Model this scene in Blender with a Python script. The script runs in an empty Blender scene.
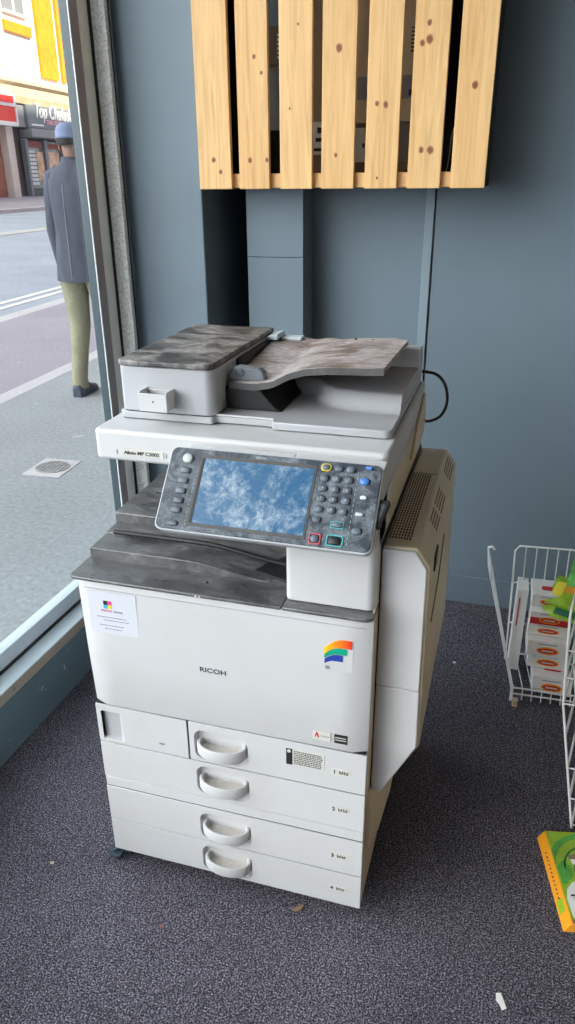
import bpy, bmesh, math, random
from mathutils import Vector, Matrix
random.seed(7)
SC = bpy.context.scene
COL = SC.collection
PI = math.pi

# ------------------------------------------------------------------ materials
def new_mat(name):
    m = bpy.data.materials.new(name); m.use_nodes = True
    nt = m.node_tree
    return m, nt, nt.nodes['Principled BSDF']

def tex_coord(nt, scale=(1, 1, 1), kind='Object'):
    tc = nt.nodes.new('ShaderNodeTexCoord'); mp = nt.nodes.new('ShaderNodeMapping')
    mp.inputs['Scale'].default_value = scale
    nt.links.new(tc.outputs[kind], mp.inputs['Vector'])
    return mp.outputs['Vector']

def noise(nt, vec, scale, detail=4, rough=.55, dist=0):
    n = nt.nodes.new('ShaderNodeTexNoise')
    n.inputs['Scale'].default_value = scale; n.inputs['Detail'].default_value = detail
    n.inputs['Roughness'].default_value = rough; n.inputs['Distortion'].default_value = dist
    nt.links.new(vec, n.inputs['Vector']); return n.outputs['Fac']

def ramp(nt, fac, stops):
    r = nt.nodes.new('ShaderNodeValToRGB'); cr = r.color_ramp
    while len(cr.elements) > 1: cr.elements.remove(cr.elements[0])
    cr.elements[0].position = stops[0][0]; cr.elements[0].color = (*stops[0][1], 1)
    for p, c in stops[1:]:
        e = cr.elements.new(p); e.color = (*c, 1)
    nt.links.new(fac, r.inputs['Fac']); return r.outputs['Color']

def mixc(nt, fac, a, b, mode='MIX'):
    m = nt.nodes.new('ShaderNodeMix'); m.data_type = 'RGBA'; m.blend_type = mode
    for sock, v in ((m.inputs[0], fac), (m.inputs[6], a), (m.inputs[7], b)):
        if hasattr(v, 'is_output') or hasattr(v, 'links'): nt.links.new(v, sock)
        elif isinstance(v, (int, float)): sock.default_value = v
        else: sock.default_value = (*v, 1)
    return m.outputs[2]

def bump(nt, bs, fac, strength=.3, dist=.002):
    b = nt.nodes.new('ShaderNodeBump'); b.inputs['Strength'].default_value = strength
    b.inputs['Distance'].default_value = dist
    nt.links.new(fac, b.inputs['Height']); nt.links.new(b.outputs['Normal'], bs.inputs['Normal'])

def flat(name, c, rough=.5, metal=0, var=.05, vscale=8, spec=.5):
    m, nt, bs = new_mat(name)
    v = tex_coord(nt); f = noise(nt, v, vscale, 3)
    lo = tuple(x * (1 - var) for x in c); hi = tuple(min(1, x * (1 + var)) for x in c)
    nt.links.new(ramp(nt, f, [(.3, lo), (.7, hi)]), bs.inputs['Base Color'])
    bs.inputs['Roughness'].default_value = rough; bs.inputs['Metallic'].default_value = metal
    bs.inputs['Specular IOR Level'].default_value = spec
    return m

def dusty(name, base, dust, lo=.45, hi=.62, scale=14, stretch=(1, 1, 1), rough=.5, fine=90, spec=.5, minmix=0.0):
    m, nt, bs = new_mat(name)
    v = tex_coord(nt, stretch)
    a = noise(nt, v, scale, 8, .65, .6); b = noise(nt, v, fine, 3, .6)
    k = ramp(nt, a, [(lo, (minmix,) * 3), (hi, (1, 1, 1))])
    k2 = ramp(nt, b, [(.3, (.25, .25, .25)), (.75, (1, 1, 1))])
    kk = mixc(nt, 1.0, k, k2, 'MULTIPLY')
    nt.links.new(mixc(nt, kk, base, dust), bs.inputs['Base Color'])
    r = nt.nodes.new('ShaderNodeMapRange'); r.inputs[3].default_value = rough; r.inputs[4].default_value = .9
    nt.links.new(kk, r.inputs[0]); nt.links.new(r.outputs[0], bs.inputs['Roughness'])
    bs.inputs['Specular IOR Level'].default_value = spec
    bump(nt, bs, b, .15, .001)
    return m

M = {}
M['dustfilm'] = dusty('beige dust film', (.55, .50, .46), (.70, .64, .58), .4, .6, 40)
# printer plastics
def plastic(name, c, grime, amt=.6):
    m, nt, bs = new_mat(name)
    v = tex_coord(nt, (1, 1, 1))
    a = noise(nt, v, 5, 6, .6, .3); b = noise(nt, v, 60, 4, .7)
    k = ramp(nt, a, [(.45, (0, 0, 0)), (.85, (amt,) * 3)])
    sp = ramp(nt, b, [(.66, (0, 0, 0)), (.74, (.35,) * 3)])
    c1 = mixc(nt, k, c, grime); c2 = mixc(nt, sp, c1, grime)
    nt.links.new(c2, bs.inputs['Base Color']); bs.inputs['Roughness'].default_value = .42
    return m
M['white'] = plastic('warm white printer plastic', (.615, .608, .618), (.48, .45, .41), .35)
M['cream'] = plastic('yellowed plastic in warm shade', (.70, .60, .43), (.50, .38, .22), .5)  # ageing yellow, with warm shade of the right flank put into the colour
M['grey_pl'] = plastic('pale grey printer plastic', (.46, .465, .49), (.36, .35, .36), .5)
M['lid'] = dusty('dusty black feeder lid', (.028, .028, .03), (.50, .46, .44), .43, .60, 11, (1, 1.6, 1), .35, 70, minmix=.08)
M['traytop'] = dusty('dusty charcoal top', (.042, .041, .044), (.31, .30, .30), .42, .74, 11, (1, 2.4, 1), .24, 60, minmix=.14, spec=.9)
M['origtray'] = dusty('brown stained tray', (.15, .10, .08), (.66, .60, .60), .40, .52, 9, (1, 2.5, 1), .5, 60, minmix=.15)
M['darkpl'] = dusty('dark grey tray edge', (.075, .072, .072), (.19, .18, .18), .45, .8, 12, (1, 1, 1), .5)
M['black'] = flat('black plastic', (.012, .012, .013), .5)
M['panel'] = dusty('dusty slate panel', (.028, .036, .05), (.34, .38, .43), .42, .70, 30, (1, 1, 1), .35, 330, minmix=.06)
M['panel_edge'] = flat('silver panel edge', (.52, .54, .57), .35)
M['button'] = flat('blue grey button', (.10, .12, .15), .45, var=.3, vscale=60)
M['guide'] = flat('blue grey guide plastic', (.17, .19, .21), .5)
M['button_lt'] = flat('light button', (.50, .54, .56), .45)
M['ring_y'] = flat('yellow button', (.75, .55, .05), .4)
M['ring_r'] = flat('red button ring', (.75, .12, .15), .4)
M['ring_g'] = flat('teal button ring', (.10, .48, .50), .4)
M['blue_bt'] = flat('blue button', (.07, .20, .55), .35)
# screen
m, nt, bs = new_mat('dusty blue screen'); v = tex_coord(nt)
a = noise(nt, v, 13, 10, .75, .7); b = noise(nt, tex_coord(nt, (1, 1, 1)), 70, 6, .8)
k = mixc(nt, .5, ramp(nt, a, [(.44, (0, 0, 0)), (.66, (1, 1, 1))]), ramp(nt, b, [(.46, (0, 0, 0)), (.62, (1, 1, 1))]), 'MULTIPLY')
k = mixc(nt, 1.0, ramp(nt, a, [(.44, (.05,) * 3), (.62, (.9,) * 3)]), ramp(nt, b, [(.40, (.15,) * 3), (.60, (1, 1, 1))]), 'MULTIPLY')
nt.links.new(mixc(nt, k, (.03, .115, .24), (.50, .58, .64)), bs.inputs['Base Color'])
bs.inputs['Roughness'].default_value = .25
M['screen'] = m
# carpet
m, nt, bs = new_mat('charcoal loop carpet'); v = tex_coord(nt)
a = noise(nt, v, 290, 2, .6); b = noise(nt, v, 140, 3, .7); c = noise(nt, v, 2.5, 5, .6)
w = nt.nodes.new('ShaderNodeTexVoronoi'); w.inputs['Scale'].default_value = 190
mp = nt.nodes.new('ShaderNodeMapping'); mp.inputs['Scale'].default_value = (1.0, .45, 1); mp.inputs['Rotation'].default_value = (0, 0, .35)
nt.links.new(v, mp.inputs['Vector']); nt.links.new(mp.outputs[0], w.inputs['Vector'])
col = ramp(nt, a, [(.36, (.026, .024, .032)), (.50, (.112, .104, .130)), (.64, (.43, .405, .48))])
col = mixc(nt, .6, col, ramp(nt, w.outputs['Distance'], [(.0, (1.25, 1.25, 1.25)), (.75, (.35, .35, .37))]), 'MULTIPLY')
col = mixc(nt, 1.0, col, ramp(nt, c, [(.3, (.80, .80, .80)), (.7, (1.15, 1.13, 1.12))]), 'MULTIPLY')
col = mixc(nt, ramp(nt, b, [(.70, (0, 0, 0)), (.78, (.4,) * 3)]), col, (.30, .30, .33))
nt.links.new(col, bs.inputs['Base Color']); bs.inputs['Roughness'].default_value = .95; bs.inputs['Specular IOR Level'].default_value = .1
bump(nt, bs, a, .9, .004)
M['carpet'] = m
# painted walls
def wallpaint(name, c, scuff=(.55, .55, .55), th=.72):
    m, nt, bs = new_mat(name); v = tex_coord(nt)
    a = noise(nt, v, 3, 5, .6); b = noise(nt, v, 26, 6, .75)
    col = ramp(nt, a, [(.3, tuple(x * .93 for x in c)), (.7, tuple(x * 1.05 for x in c))])
    col = mixc(nt, ramp(nt, b, [(th, (0, 0, 0)), (th + .03, (.9,) * 3)]), col, scuff)
    nt.links.new(col, bs.inputs['Base Color']); bs.inputs['Roughness'].default_value = .5
    bump(nt, bs, b, .08, .002)
    return m
M['wall'] = wallpaint('slate blue wall paint', (.150, .200, .245), th=.735)
M['wall_lt'] = wallpaint('pale slate batten paint', (.22, .28, .33), th=.79)
M['dwarf'] = wallpaint('scuffed slate blue dwarf wall paint', (.110, .165, .195), th=.645)
M['ceil'] = flat('dark slate ceiling paint', (.16, .17, .18), .8)
M['sidewall'] = flat('cream painted wall', (.46, .36, .25), .8)
M['alu'] = flat('pale aluminium frame', (.76, .80, .79), .4, .0, .08, 20)
M['alu_pale'] = flat('pale mint aluminium', (.88, .92, .90), .4, .0, .04, 20)
M['alu_blue'] = flat('pale blue sill', (.56, .64, .69), .38, .0, .10, 6)
M['beige'] = wallpaint('beige scuffed sill edge', (.36, .31, .25), (.10, .15, .18), .60)
M['gasket'] = flat('black rubber gasket', (.015, .018, .02), .5)
M['strip_brown'] = flat('brown anodised frame', (.36, .31, .33), .45)
M['strip_dark'] = flat('dark teal reflection', (.045, .07, .085), .4)
m, nt, bs = new_mat('speckled trim'); v = tex_coord(nt); a = noise(nt, v, 150, 4, .7)
nt.links.new(ramp(nt, a, [(.35, (.55, .55, .52)), (.55, (.85, .85, .82)), (.7, (.92, .92, .90))]), bs.inputs['Base Color']); M['speckle'] = m
# glass with real transparency and fresnel reflection
m, nt, bs = new_mat('clear window glass'); nt.nodes.remove(bs)
out = nt.nodes['Material Output']; tr = nt.nodes.new('ShaderNodeBsdfTransparent'); gl = nt.nodes.new('ShaderNodeBsdfGlossy')
fr = nt.nodes.new('ShaderNodeFresnel'); mx = nt.nodes.new('ShaderNodeMixShader'); fr.inputs['IOR'].default_value = 1.35
tr.inputs['Color'].default_value = (.96, .98, .97, 1); gl.inputs['Roughness'].default_value = .02
gm = nt.nodes.new('ShaderNodeNewGeometry'); sb_ = nt.nodes.new('ShaderNodeMath'); sb_.operation = 'SUBTRACT'; sb_.inputs[0].default_value = 1
ml_ = nt.nodes.new('ShaderNodeMath'); ml_.operation = 'MULTIPLY'
nt.links.new(gm.outputs['Backfacing'], sb_.inputs[1]); nt.links.new(sb_.outputs[0], ml_.inputs[0]); nt.links.new(fr.outputs[0], ml_.inputs[1]); nt.links.new(ml_.outputs[0], mx.inputs[0]); nt.links.new(tr.outputs[0], mx.inputs[1]); nt.links.new(gl.outputs[0], mx.inputs[2])
nt.links.new(mx.outputs[0], out.inputs['Surface']); M['glass'] = m
# pine: grain along z
def pine(name, knots, shift, tone=1.0):
    m, nt, bs = new_mat(name)
    tc = nt.nodes.new('ShaderNodeTexCoord'); mp = nt.nodes.new('ShaderNodeMapping')
    mp.inputs['Location'].default_value = (shift, shift * .37, shift * 1.9); mp.inputs['Scale'].default_value = (1, 1, .06)
    nt.links.new(tc.outputs['Object'], mp.inputs['Vector'])
    g = noise(nt, mp.outputs[0], 60, 5, .6, 1.2); g2 = noise(nt, mp.outputs[0], 9, 3, .5, .4)
    col = ramp(nt, g, [(.30, (.46 * tone, .225 * tone, .07 * tone)), (.5, (.67 * tone, .38 * tone, .145 * tone)), (.72, (.78 * tone, .49 * tone, .21 * tone))])
    col = mixc(nt, .35, col, ramp(nt, g2, [(.3, (.70, .40, .15)), (.7, (.90, .66, .34))]))
    sx = nt.nodes.new('ShaderNodeSeparateXYZ'); nt.links.new(tc.outputs['Object'], sx.inputs[0])
    wob = noise(nt, tc.outputs['Object'], 60, 2)
    for (kx, kz, r) in knots:
        def mth(op, a, b=None):
            n = nt.nodes.new('ShaderNodeMath'); n.operation = op
            for i, q in enumerate((a, b)):
                if q is None: continue
                if isinstance(q, (int, float)): n.inputs[i].default_value = q
                else: nt.links.new(q, n.inputs[i])
            return n.outputs[0]
        dx = mth('SUBTRACT', sx.outputs[0], kx); dz = mth('MULTIPLY', mth('SUBTRACT', sx.outputs[2], kz), .8)
        d = mth('SQRT', mth('ADD', mth('MULTIPLY', dx, dx), mth('MULTIPLY', dz, dz)))
        d = mth('ADD', d, mth('MULTIPLY', mth('SUBTRACT', wob, .5), r * .8))
        f = mth('DIVIDE', d, r)
        kc = ramp(nt, f, [(.0, (1, 1, 1)), (.75, (.9,) * 3), (1.0, (.35,) * 3), (1.0, (0, 0, 0))]) if False else None
        mr = nt.nodes.new('ShaderNodeMapRange'); mr.inputs[1].default_value = .7; mr.inputs[2].default_value = 1.25
        mr.inputs[3].default_value = .95; mr.inputs[4].default_value = 0; nt.links.new(f, mr.inputs[0])
        col = mixc(nt, mr.outputs[0], col, (.20, .055, .02))
    nt.links.new(col, bs.inputs['Base Color']); bs.inputs['Roughness'].default_value = .55
    bump(nt, bs, g, .1, .001)
    return m
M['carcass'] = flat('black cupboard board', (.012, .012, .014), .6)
M['wire'] = flat('white coated wire', (.86, .87, .87), .35)
M['card_tan'] = flat('tan cardboard', (.60, .48, .32), .8)
M['card_brown'] = flat('brown cardboard', (.27, .18, .11), .8)
M['card_grey'] = flat('grey cardboard', (.27, .265, .28), .8)
M['card_umber'] = flat('umber cardboard', (.22, .17, .14), .8)
M['card_white'] = flat('white card', (.86, .84, .82), .6)
M['paper'] = flat('white paper', (.66, .67, .73), .6, var=.02)
M['labelp'] = flat('cream label paper', (.66, .65, .59), .6, var=.02)
M['ink'] = flat('black ink', (.02, .02, .02), .5)
M['ink_grey'] = flat('grey ink', (.22, .24, .28), .6)
M['red'] = flat('red print', (.62, .03, .03), .4)
M['orange'] = flat('orange print', (.90, .36, .02), .4)
M['yellow'] = flat('yellow print', (.85, .68, .05), .4)
M['green'] = flat('dark green film', (.02, .16, .06), .3)
M['lime'] = flat('lime film', (.32, .50, .03), .3, var=.25, vscale=25)
M['leafgreen'] = flat('leaf green film', (.10, .38, .06), .3, var=.3, vscale=25)
M['magenta'] = flat('magenta print', (.75, .05, .30), .5)
M['cyan'] = flat('cyan print', (.05, .45, .70), .5)
M['gr_teal'] = flat('green print', (.0, .36, .22), .5)
M['navy'] = flat('navy print', (.02, .05, .35), .5)
M['cable'] = flat('black rubber cable', (.03, .028, .025), .5)
M['castor'] = flat('blue grey castor', (.03, .05, .07), .5)
m, nt, bs = new_mat('orange red gradient print'); v = tex_coord(nt)
sx = nt.nodes.new('ShaderNodeSeparateXYZ'); nt.links.new(v, sx.inputs[0])
mr = nt.nodes.new('ShaderNodeMapRange'); mr.inputs[1].default_value = .210; mr.inputs[2].default_value = .262; nt.links.new(sx.outputs[0], mr.inputs[0])
nt.links.new(ramp(nt, mr.outputs[0], [(0, (.9, .6, .02)), (.5, (.9, .25, .01)), (1, (.8, .01, .01))]), bs.inputs['Base Color']); M['rainbow'] = m
# street
def ground(name, c, sc=40, var=.25):
    m, nt, bs = new_mat(name); v = tex_coord(nt)
    a = noise(nt, v, sc, 6, .7); b = noise(nt, v, .8, 4, .6); d = noise(nt, v, 7, 2, .5)
    col = ramp(nt, a, [(.3, tuple(x * (1 - var) for x in c)), (.7, tuple(x * (1 + var) for x in c))])
    col = mixc(nt, 1.0, col, ramp(nt, b, [(.3, (.88,) * 3), (.7, (1.1,) * 3)]), 'MULTIPLY')
    col = mixc(nt, ramp(nt, d, [(.70, (0, 0, 0)), (.73, (.35,) * 3)]), col, (.5, .5, .5))
    nt.links.new(col, bs.inputs['Base Color']); bs.inputs['Roughness'].default_value = .85; return m
M['asph'] = ground('grey footway asphalt', (.265, .285, .295))
M['asph_pink'] = ground('mauve footway asphalt', (.285, .265, .30))
M['road'] = ground('blue grey road', (.29, .32, .37), 25)
M['kerb'] = ground('pale kerb stone', (.46, .45, .46), 30, .12)
M['paint'] = ground('worn road paint', (.70, .69, .65), 30, .1)
M['worn'] = ground('faded road paint', (.40, .39, .37), 30, .1)
M['iron'] = flat('pale iron cover', (.34, .29, .26), .6)
M['render'] = flat('white render', (.86, .84, .80), .8)
M['brick'] = flat('orange brick', (.70, .27, .008), .8, var=.15, vscale=3)
M['cornice'] = flat('tan stone cornice', (.62, .50, .32), .8, var=.12, vscale=2)
M['fascia'] = flat('grey shop fascia', (.17, .19, .215), .5)
M['fascia_lt'] = flat('pale grey fascia', (.26, .27, .28), .6)
M['signwhite'] = flat('white lettering', (.85, .85, .85), .5)
M['signpink'] = flat('pink lettering', (.75, .45, .50), .5)
M['signred'] = flat('red sign', (.80, .03, .02), .5)
M['shopglass'] = flat('dim shop glass', (.20, .20, .20), .15)
M['pilaster'] = flat('off white pilaster', (.60, .57, .54), .7)
M['pier_brown'] = flat('brown pier', (.16, .13, .12), .7)
M['brickred'] = flat('dull red brick', (.30, .12, .10), .8)
M['poster1'] = flat('peach poster', (.65, .45, .30), .6, var=.4, vscale=2)
M['poster2'] = flat('pale poster', (.62, .66, .66), .6, var=.1, vscale=2)
M['dark_in'] = flat('dark doorway', (.03, .035, .04), .4)
# person
M['skin'] = flat('skin', (.26, .14, .10), .55)
M['jacket'] = dusty('navy jacket cloth', (.045, .050, .070), (.10, .105, .13), .4, .7, 12, (1, 1, .3), .9, 200, minmix=.1)
M['trousers'] = dusty('khaki cloth', (.20, .19, .12), (.32, .31, .21), .4, .7, 14, (1, 1, .4), .9, 200, minmix=.1)
M['cap'] = flat('blue grey cap cloth', (.17, .21, .32), .9)
M['shoe'] = flat('dark shoe', (.03, .04, .06), .6)
M['hair'] = flat('dark hair', (.03, .025, .022), .8)

# ------------------------------------------------------------------ geometry helpers
def BM(): return bmesh.new()

def box(bm, x0, x1, y0, y1, z0, z1):
    vs = [bm.verts.new(c) for c in ((x0, y0, z0), (x1, y0, z0), (x1, y1, z0), (x0, y1, z0), (x0, y0, z1), (x1, y0, z1), (x1, y1, z1), (x0, y1, z1))]
    for f in ((0, 3, 2, 1), (4, 5, 6, 7), (0, 1, 5, 4), (1, 2, 6, 5), (2, 3, 7, 6), (3, 0, 4, 7)):
        bm.faces.new([vs[i] for i in f])
    return vs

def prism(bm, poly, axis, a, b):
    """polygon of 2-tuples swept along an axis from a to b (x:(y,z), y:(x,z), z:(x,y))"""
    def P(q, t):
        return {'x': (t, q[0], q[1]), 'y': (q[0], t, q[1]), 'z': (q[0], q[1], t)}[axis]
    A = [bm.verts.new(P(q, a)) for q in poly]; B = [bm.verts.new(P(q, b)) for q in poly]
    bm.faces.new(A); bm.faces.new(B[::-1]); n = len(poly)
    for i in range(n): bm.faces.new((A[i], B[i], B[(i + 1) % n], A[(i + 1) % n]))

def rrect(x0, x1, y0, y1, r, seg=5):
    """rounded rectangle outline; r may be one radius or four (bl, br, tr, tl)"""
    if not isinstance(r, (tuple, list)): r = (r,) * 4
    out = []
    for (cx, cy, a0, rr) in ((x0, y0, PI, r[0]), (x1, y0, 1.5 * PI, r[1]), (x1, y1, 0, r[2]), (x0, y1, .5 * PI, r[3])):
        sx = 1 if cx == x0 else -1; sy = 1 if cy == y0 else -1
        if rr <= 0: out.append((cx, cy)); continue
        for k in range(seg + 1):
            a = a0 + k / seg * PI / 2
            out.append((cx + sx * rr + math.cos(a) * rr, cy + sy * rr + math.sin(a) * rr))
    return out

def tube(bm, pts, r, seg=8, closed=False, cap=True):
    pts = [Vector(p) for p in pts]; n = len(pts); rings = []
    pu = None
    for i, p in enumerate(pts):
        if closed: t = (pts[(i + 1) % n] - pts[i - 1])
        else: t = pts[min(i + 1, n - 1)] - pts[max(i - 1, 0)]
        t.normalize()
        if pu is None:
            pu = t.cross(Vector((0, 0, 1)))
            if pu.length < .3: pu = t.cross(Vector((1, 0, 0)))
        u = pu - t * pu.dot(t); u.normalize(); pu = u; w = t.cross(u)
        rr = r[i] if isinstance(r, (list, tuple)) else r
        rings.append([bm.verts.new(p + u * math.cos(2 * PI * k / seg) * rr + w * math.sin(2 * PI * k / seg) * rr) for k in range(seg)])
    for i in range(n if closed else n - 1):
        a, b = rings[i], rings[(i + 1) % n]
        for k in range(seg): bm.faces.new((a[k], a[(k + 1) % seg], b[(k + 1) % seg], b[k]))
    if cap and not closed: bm.faces.new(rings[0][::-1]); bm.faces.new(rings[-1])

def loft(bm, rings, close_start=True, close_end=True):
    R = [[bm.verts.new(p) for p in r] for r in rings]; n = len(R[0])
    for a, b in zip(R, R[1:]):
        for k in range(n): bm.faces.new((a[k], a[(k + 1) % n], b[(k + 1) % n], b[k]))
    if close_start: bm.faces.new(R[0][::-1])
    if close_end: bm.faces.new(R[-1])

def obj(name, bm, mat, parent=None, bevel=0, seg=2, smooth=False, mtx=None, label=None):
    bmesh.ops.recalc_face_normals(bm, faces=bm.faces[:])
    if mtx is not None: bmesh.ops.transform(bm, matrix=mtx, verts=bm.verts[:])
    org = Vector((0, 0, 0))
    if parent is not None:
        p = parent
        while p is not None: org += p.location; p = p.parent
        bmesh.ops.translate(bm, vec=-org, verts=bm.verts[:])
    me = bpy.data.meshes.new(name); bm.to_mesh(me); bm.free()
    if smooth:
        for f in me.polygons: f.use_smooth = True
    o = bpy.data.objects.new(name, me); COL.objects.link(o); me.materials.append(mat)
    if bevel:
        b = o.modifiers.new('bevel', 'BEVEL'); b.width = bevel; b.segments = seg; b.limit_method = 'ANGLE'; b.angle_limit = math.radians(35)
        b.harden_normals = False
        for f in me.polygons: f.use_smooth = True
        me.set_sharp_from_angle(angle=math.radians(30))
    elif smooth: me.set_sharp_from_angle(angle=math.radians(50))
    if parent is not None: o.parent = parent
    if label: o['label'] = label
    return o

def settle(o):
    """move a one-mesh thing's origin to the middle of its base"""
    vs = [v.co for v in o.data.vertices]
    c = Vector(((min(v.x for v in vs) + max(v.x for v in vs)) / 2, (min(v.y for v in vs) + max(v.y for v in vs)) / 2, min(v.z for v in vs)))
    o.data.transform(Matrix.Translation(-c)); o.location = o.location + c
    return o

def thing(name, label, cat, loc, group=None):
    o = bpy.data.objects.new(name, None); COL.objects.link(o); o.location = loc; o.empty_display_size = .1
    o['label'] = label; o['category'] = cat
    if group: o['group'] = group
    return o

def tag(o, label, cat, group=None, kind=None):
    o['label'] = label; o['category'] = cat
    if group: o['group'] = group
    if kind: o['kind'] = kind
    return o

def struct(name, bm, mat, bevel=0, mtx=None, label=None):
    o = obj(name, bm, mat, None, bevel, mtx=mtx); o['kind'] = 'structure'
    if label: o['label'] = label
    return o

def text(name, body, size, mat, parent, origin, ux, uy, depth=.0006, align='LEFT', stretch=1.0, shear=0, bold=0, spacing=1.0, label=None):
    cu = bpy.data.curves.new(name, 'FONT'); cu.body = body; cu.size = size; cu.align_x = align; cu.align_y = 'BOTTOM_BASELINE'
    cu.extrude = depth / 2; cu.shear = shear; cu.offset = bold; cu.space_character = spacing
    t = bpy.data.objects.new(name, cu)
    COL.objects.link(t); bpy.context.view_layer.update()
    me = bpy.data.meshes.new_from_object(t.evaluated_get(bpy.context.evaluated_depsgraph_get()))
    COL.objects.unlink(t); bpy.data.objects.remove(t)
    ux = Vector(ux).normalized(); uy = Vector(uy).normalized(); uz = ux.cross(uy)
    mt = Matrix.Translation(Vector(origin)) @ Matrix(((ux.x * stretch, uy.x, uz.x), (ux.y * stretch, uy.y, uz.y), (ux.z * stretch, uy.z, uz.z))).to_4x4()
    bm = BM(); bm.from_mesh(me); bpy.data.meshes.remove(me)
    return obj(name, bm, mat, parent, mtx=mt, label=label)

XA, ZA = (1, 0, 0), (0, 0, 1)

def plate_with_hole(bm, outer, inner, y0, y1):
    """plate in the xz plane with a hole, front at y0, back at y1"""
    eds = []
    for loop in (outer, inner):
        vs = [bm.verts.new((p[0], y0, p[1])) for p in loop]
        eds += [bm.edges.new((vs[i], vs[(i + 1) % len(vs)])) for i in range(len(vs))]
    r = bmesh.ops.triangle_fill(bm, edges=eds, use_beauty=True)
    fs = [g for g in r['geom'] if isinstance(g, bmesh.types.BMFace)]
    e = bmesh.ops.extrude_face_region(bm, geom=fs)
    bmesh.ops.translate(bm, vec=(0, y1 - y0, 0), verts=[g for g in e['geom'] if isinstance(g, bmesh.types.BMVert)])

# ================================================================== THE SETTING
# floor carpet, with its seam
bm = BM(); box(bm, -.62, 3.2, -6.2, .874, -.05, 0); struct('floor', bm, M['carpet'])
bm = BM(); box(bm, -.62, 3.2, .8755, 2.2, -.05, -.0005); struct('floor', bm, M['carpet'])
# window wall, turned a touch against the copier
WM = Matrix.Translation((-.46, .152, 0)) @ Matrix.Rotation(-.022, 4, 'Z') @ Matrix.Translation((.46, -.18, 0))
bm = BM(); box(bm, -.56, -.460, -6.1, 1.22, -.05, .172); struct('wall_left', bm, M['dwarf'], mtx=WM)
bm = BM(); box(bm, -.56, -.458, -6.1, 1.215, .172, .205); struct('trim_1', bm, M['beige'], .002, mtx=WM)
bm = BM(); box(bm, -.56, -.4585, -6.1, 1.215, .205, .2085); struct('trim_2', bm, M['alu_blue'], mtx=WM)
# window: bottom rail, gasket, mullions, panes
wf = bpy.data.objects.new('window_1', None); COL.objects.link(wf); wf.location = (-.52, -2.4, .2); wf['kind'] = 'structure'
bm = BM(); box(bm, -.56, -.521, -6.05, 1.20, .209, .262); obj('window_frame', bm, M['alu_blue'], wf, .002, mtx=WM)
bm = BM(); box(bm, -.521, -.513, -6.05, 1.20, .2088, .214); obj('gasket', bm, M['gasket'], wf, mtx=WM)
bm = BM(); box(bm, -.540, -.534, -6.05, 1.079, .262, 3.08); obj('pane', bm, M['glass'], wf, mtx=WM)
bm = BM(); box(bm, -.547, -.5155, 1.080, 1.124, .262, 3.08); ml = obj('mullion', bm, M['strip_brown'], wf, .001, mtx=WM, label='brown frame upright')
bm = BM(); box(bm, -.5465, -.5185, 1.0775, 1.080, .262, 3.08); obj('reflection_strip', bm, M['strip_dark'], ml, mtx=WM, label='dark teal reflection strip beside the glass')  # teal reflection on the mullion side, put in as a coloured strip
bm = BM(); box(bm, -.5185, -.5150, 1.0765, 1.0800, .262, 3.08); obj('bead', bm, M['alu'], ml, mtx=WM)
bm = BM(); box(bm, -.560, -.5145, 1.1245, 1.215, .262, 3.08); obj('window_post', bm, M['alu_pale'], wf, .002, mtx=WM, label='pale aluminium window post')
bm = BM(); box(bm, -.5145, -.506, 1.176, 1.196, .2085, 3.14); obj('gasket', bm, M['gasket'], wf, mtx=WM)
bm = BM(); box(bm, -.560, -.5145, -6.05, 1.2, 3.08, 3.14); obj('window_frame', bm, M['alu'], wf, .003, mtx=WM)
bm = BM(); box(bm, -.5055, -.461, 1.178, 1.196, .2085, 3.14); struct('trim_3', bm, M['speckle'], .001, mtx=WM)
bm = BM(); box(bm, -.56, -.46, -6.1, 1.22, 3.14, 3.25); struct('wall_left', bm, M['wall'], mtx=WM)
# corner pier, recess, pillar, back walls
bm = BM(); box(bm, -.452, -.191, 1.2, 2.0, 0, 3.25); struct('wall_corner', bm, M['wall'], .004)
bm = BM(); box(bm, -.56, -.452, 1.212, 2.0, -.05, 3.25); struct('wall_corner', bm, M['black'])
bm = BM(); box(bm, -.19, .2, 2.0, 2.1, 0, 3.25); struct('wall_recess', bm, M['wall'])
bm = BM(); box(bm, -.05, .06, 1.43, 1.99, 0, 3.25); struct('wall_recess', bm, M['wall'])
bm = BM(); box(bm, .06, .497, 1.425, 1.52, 0, 3.25); struct('wall_back', bm, M['wall'])
bm = BM(); box(bm, .5005, 3.2, 1.425, 1.52, 0, 3.25); struct('wall_back', bm, M['wall'])
bm = BM(); box(bm, .44, .56, 1.445, 1.53, 0, 3.25); struct('wall_back', bm, M['black'])
bm = BM(); box(bm, .468, .4955, 1.419, 1.428, .0, 3.25); struct('trim_4', bm, M['wall_lt'], .002)
bm = BM(); box(bm, .5005, 3.2, 1.4205, 1.4252, 0.0, .112); struct('baseboard_back', bm, M['wall'], .0015)
bm = BM(); box(bm, .06, .468, 1.4205, 1.4252, 0.0, .112); struct('baseboard_back', bm, M['wall'], .0015)
# boxed-in pillar of two boards
bm = BM(); box(bm, -.085, .102, 1.305, 1.43, 0, 1.2475); box(bm, -.085, .102, 1.305, 1.43, 1.2495, 3.25)
for x in (-.07, .086):
    for z in (1.06, 1.2, 1.30, 1.42):
        bmesh.ops.create_cone(bm, cap_ends=True, segments=10, radius1=.003, radius2=.003, depth=.002, matrix=Matrix.Translation((x, 1.3045, z)) @ Matrix.Rotation(PI / 2, 4, 'X'))
struct('wall_pillar', bm, M['wall'])
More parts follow.
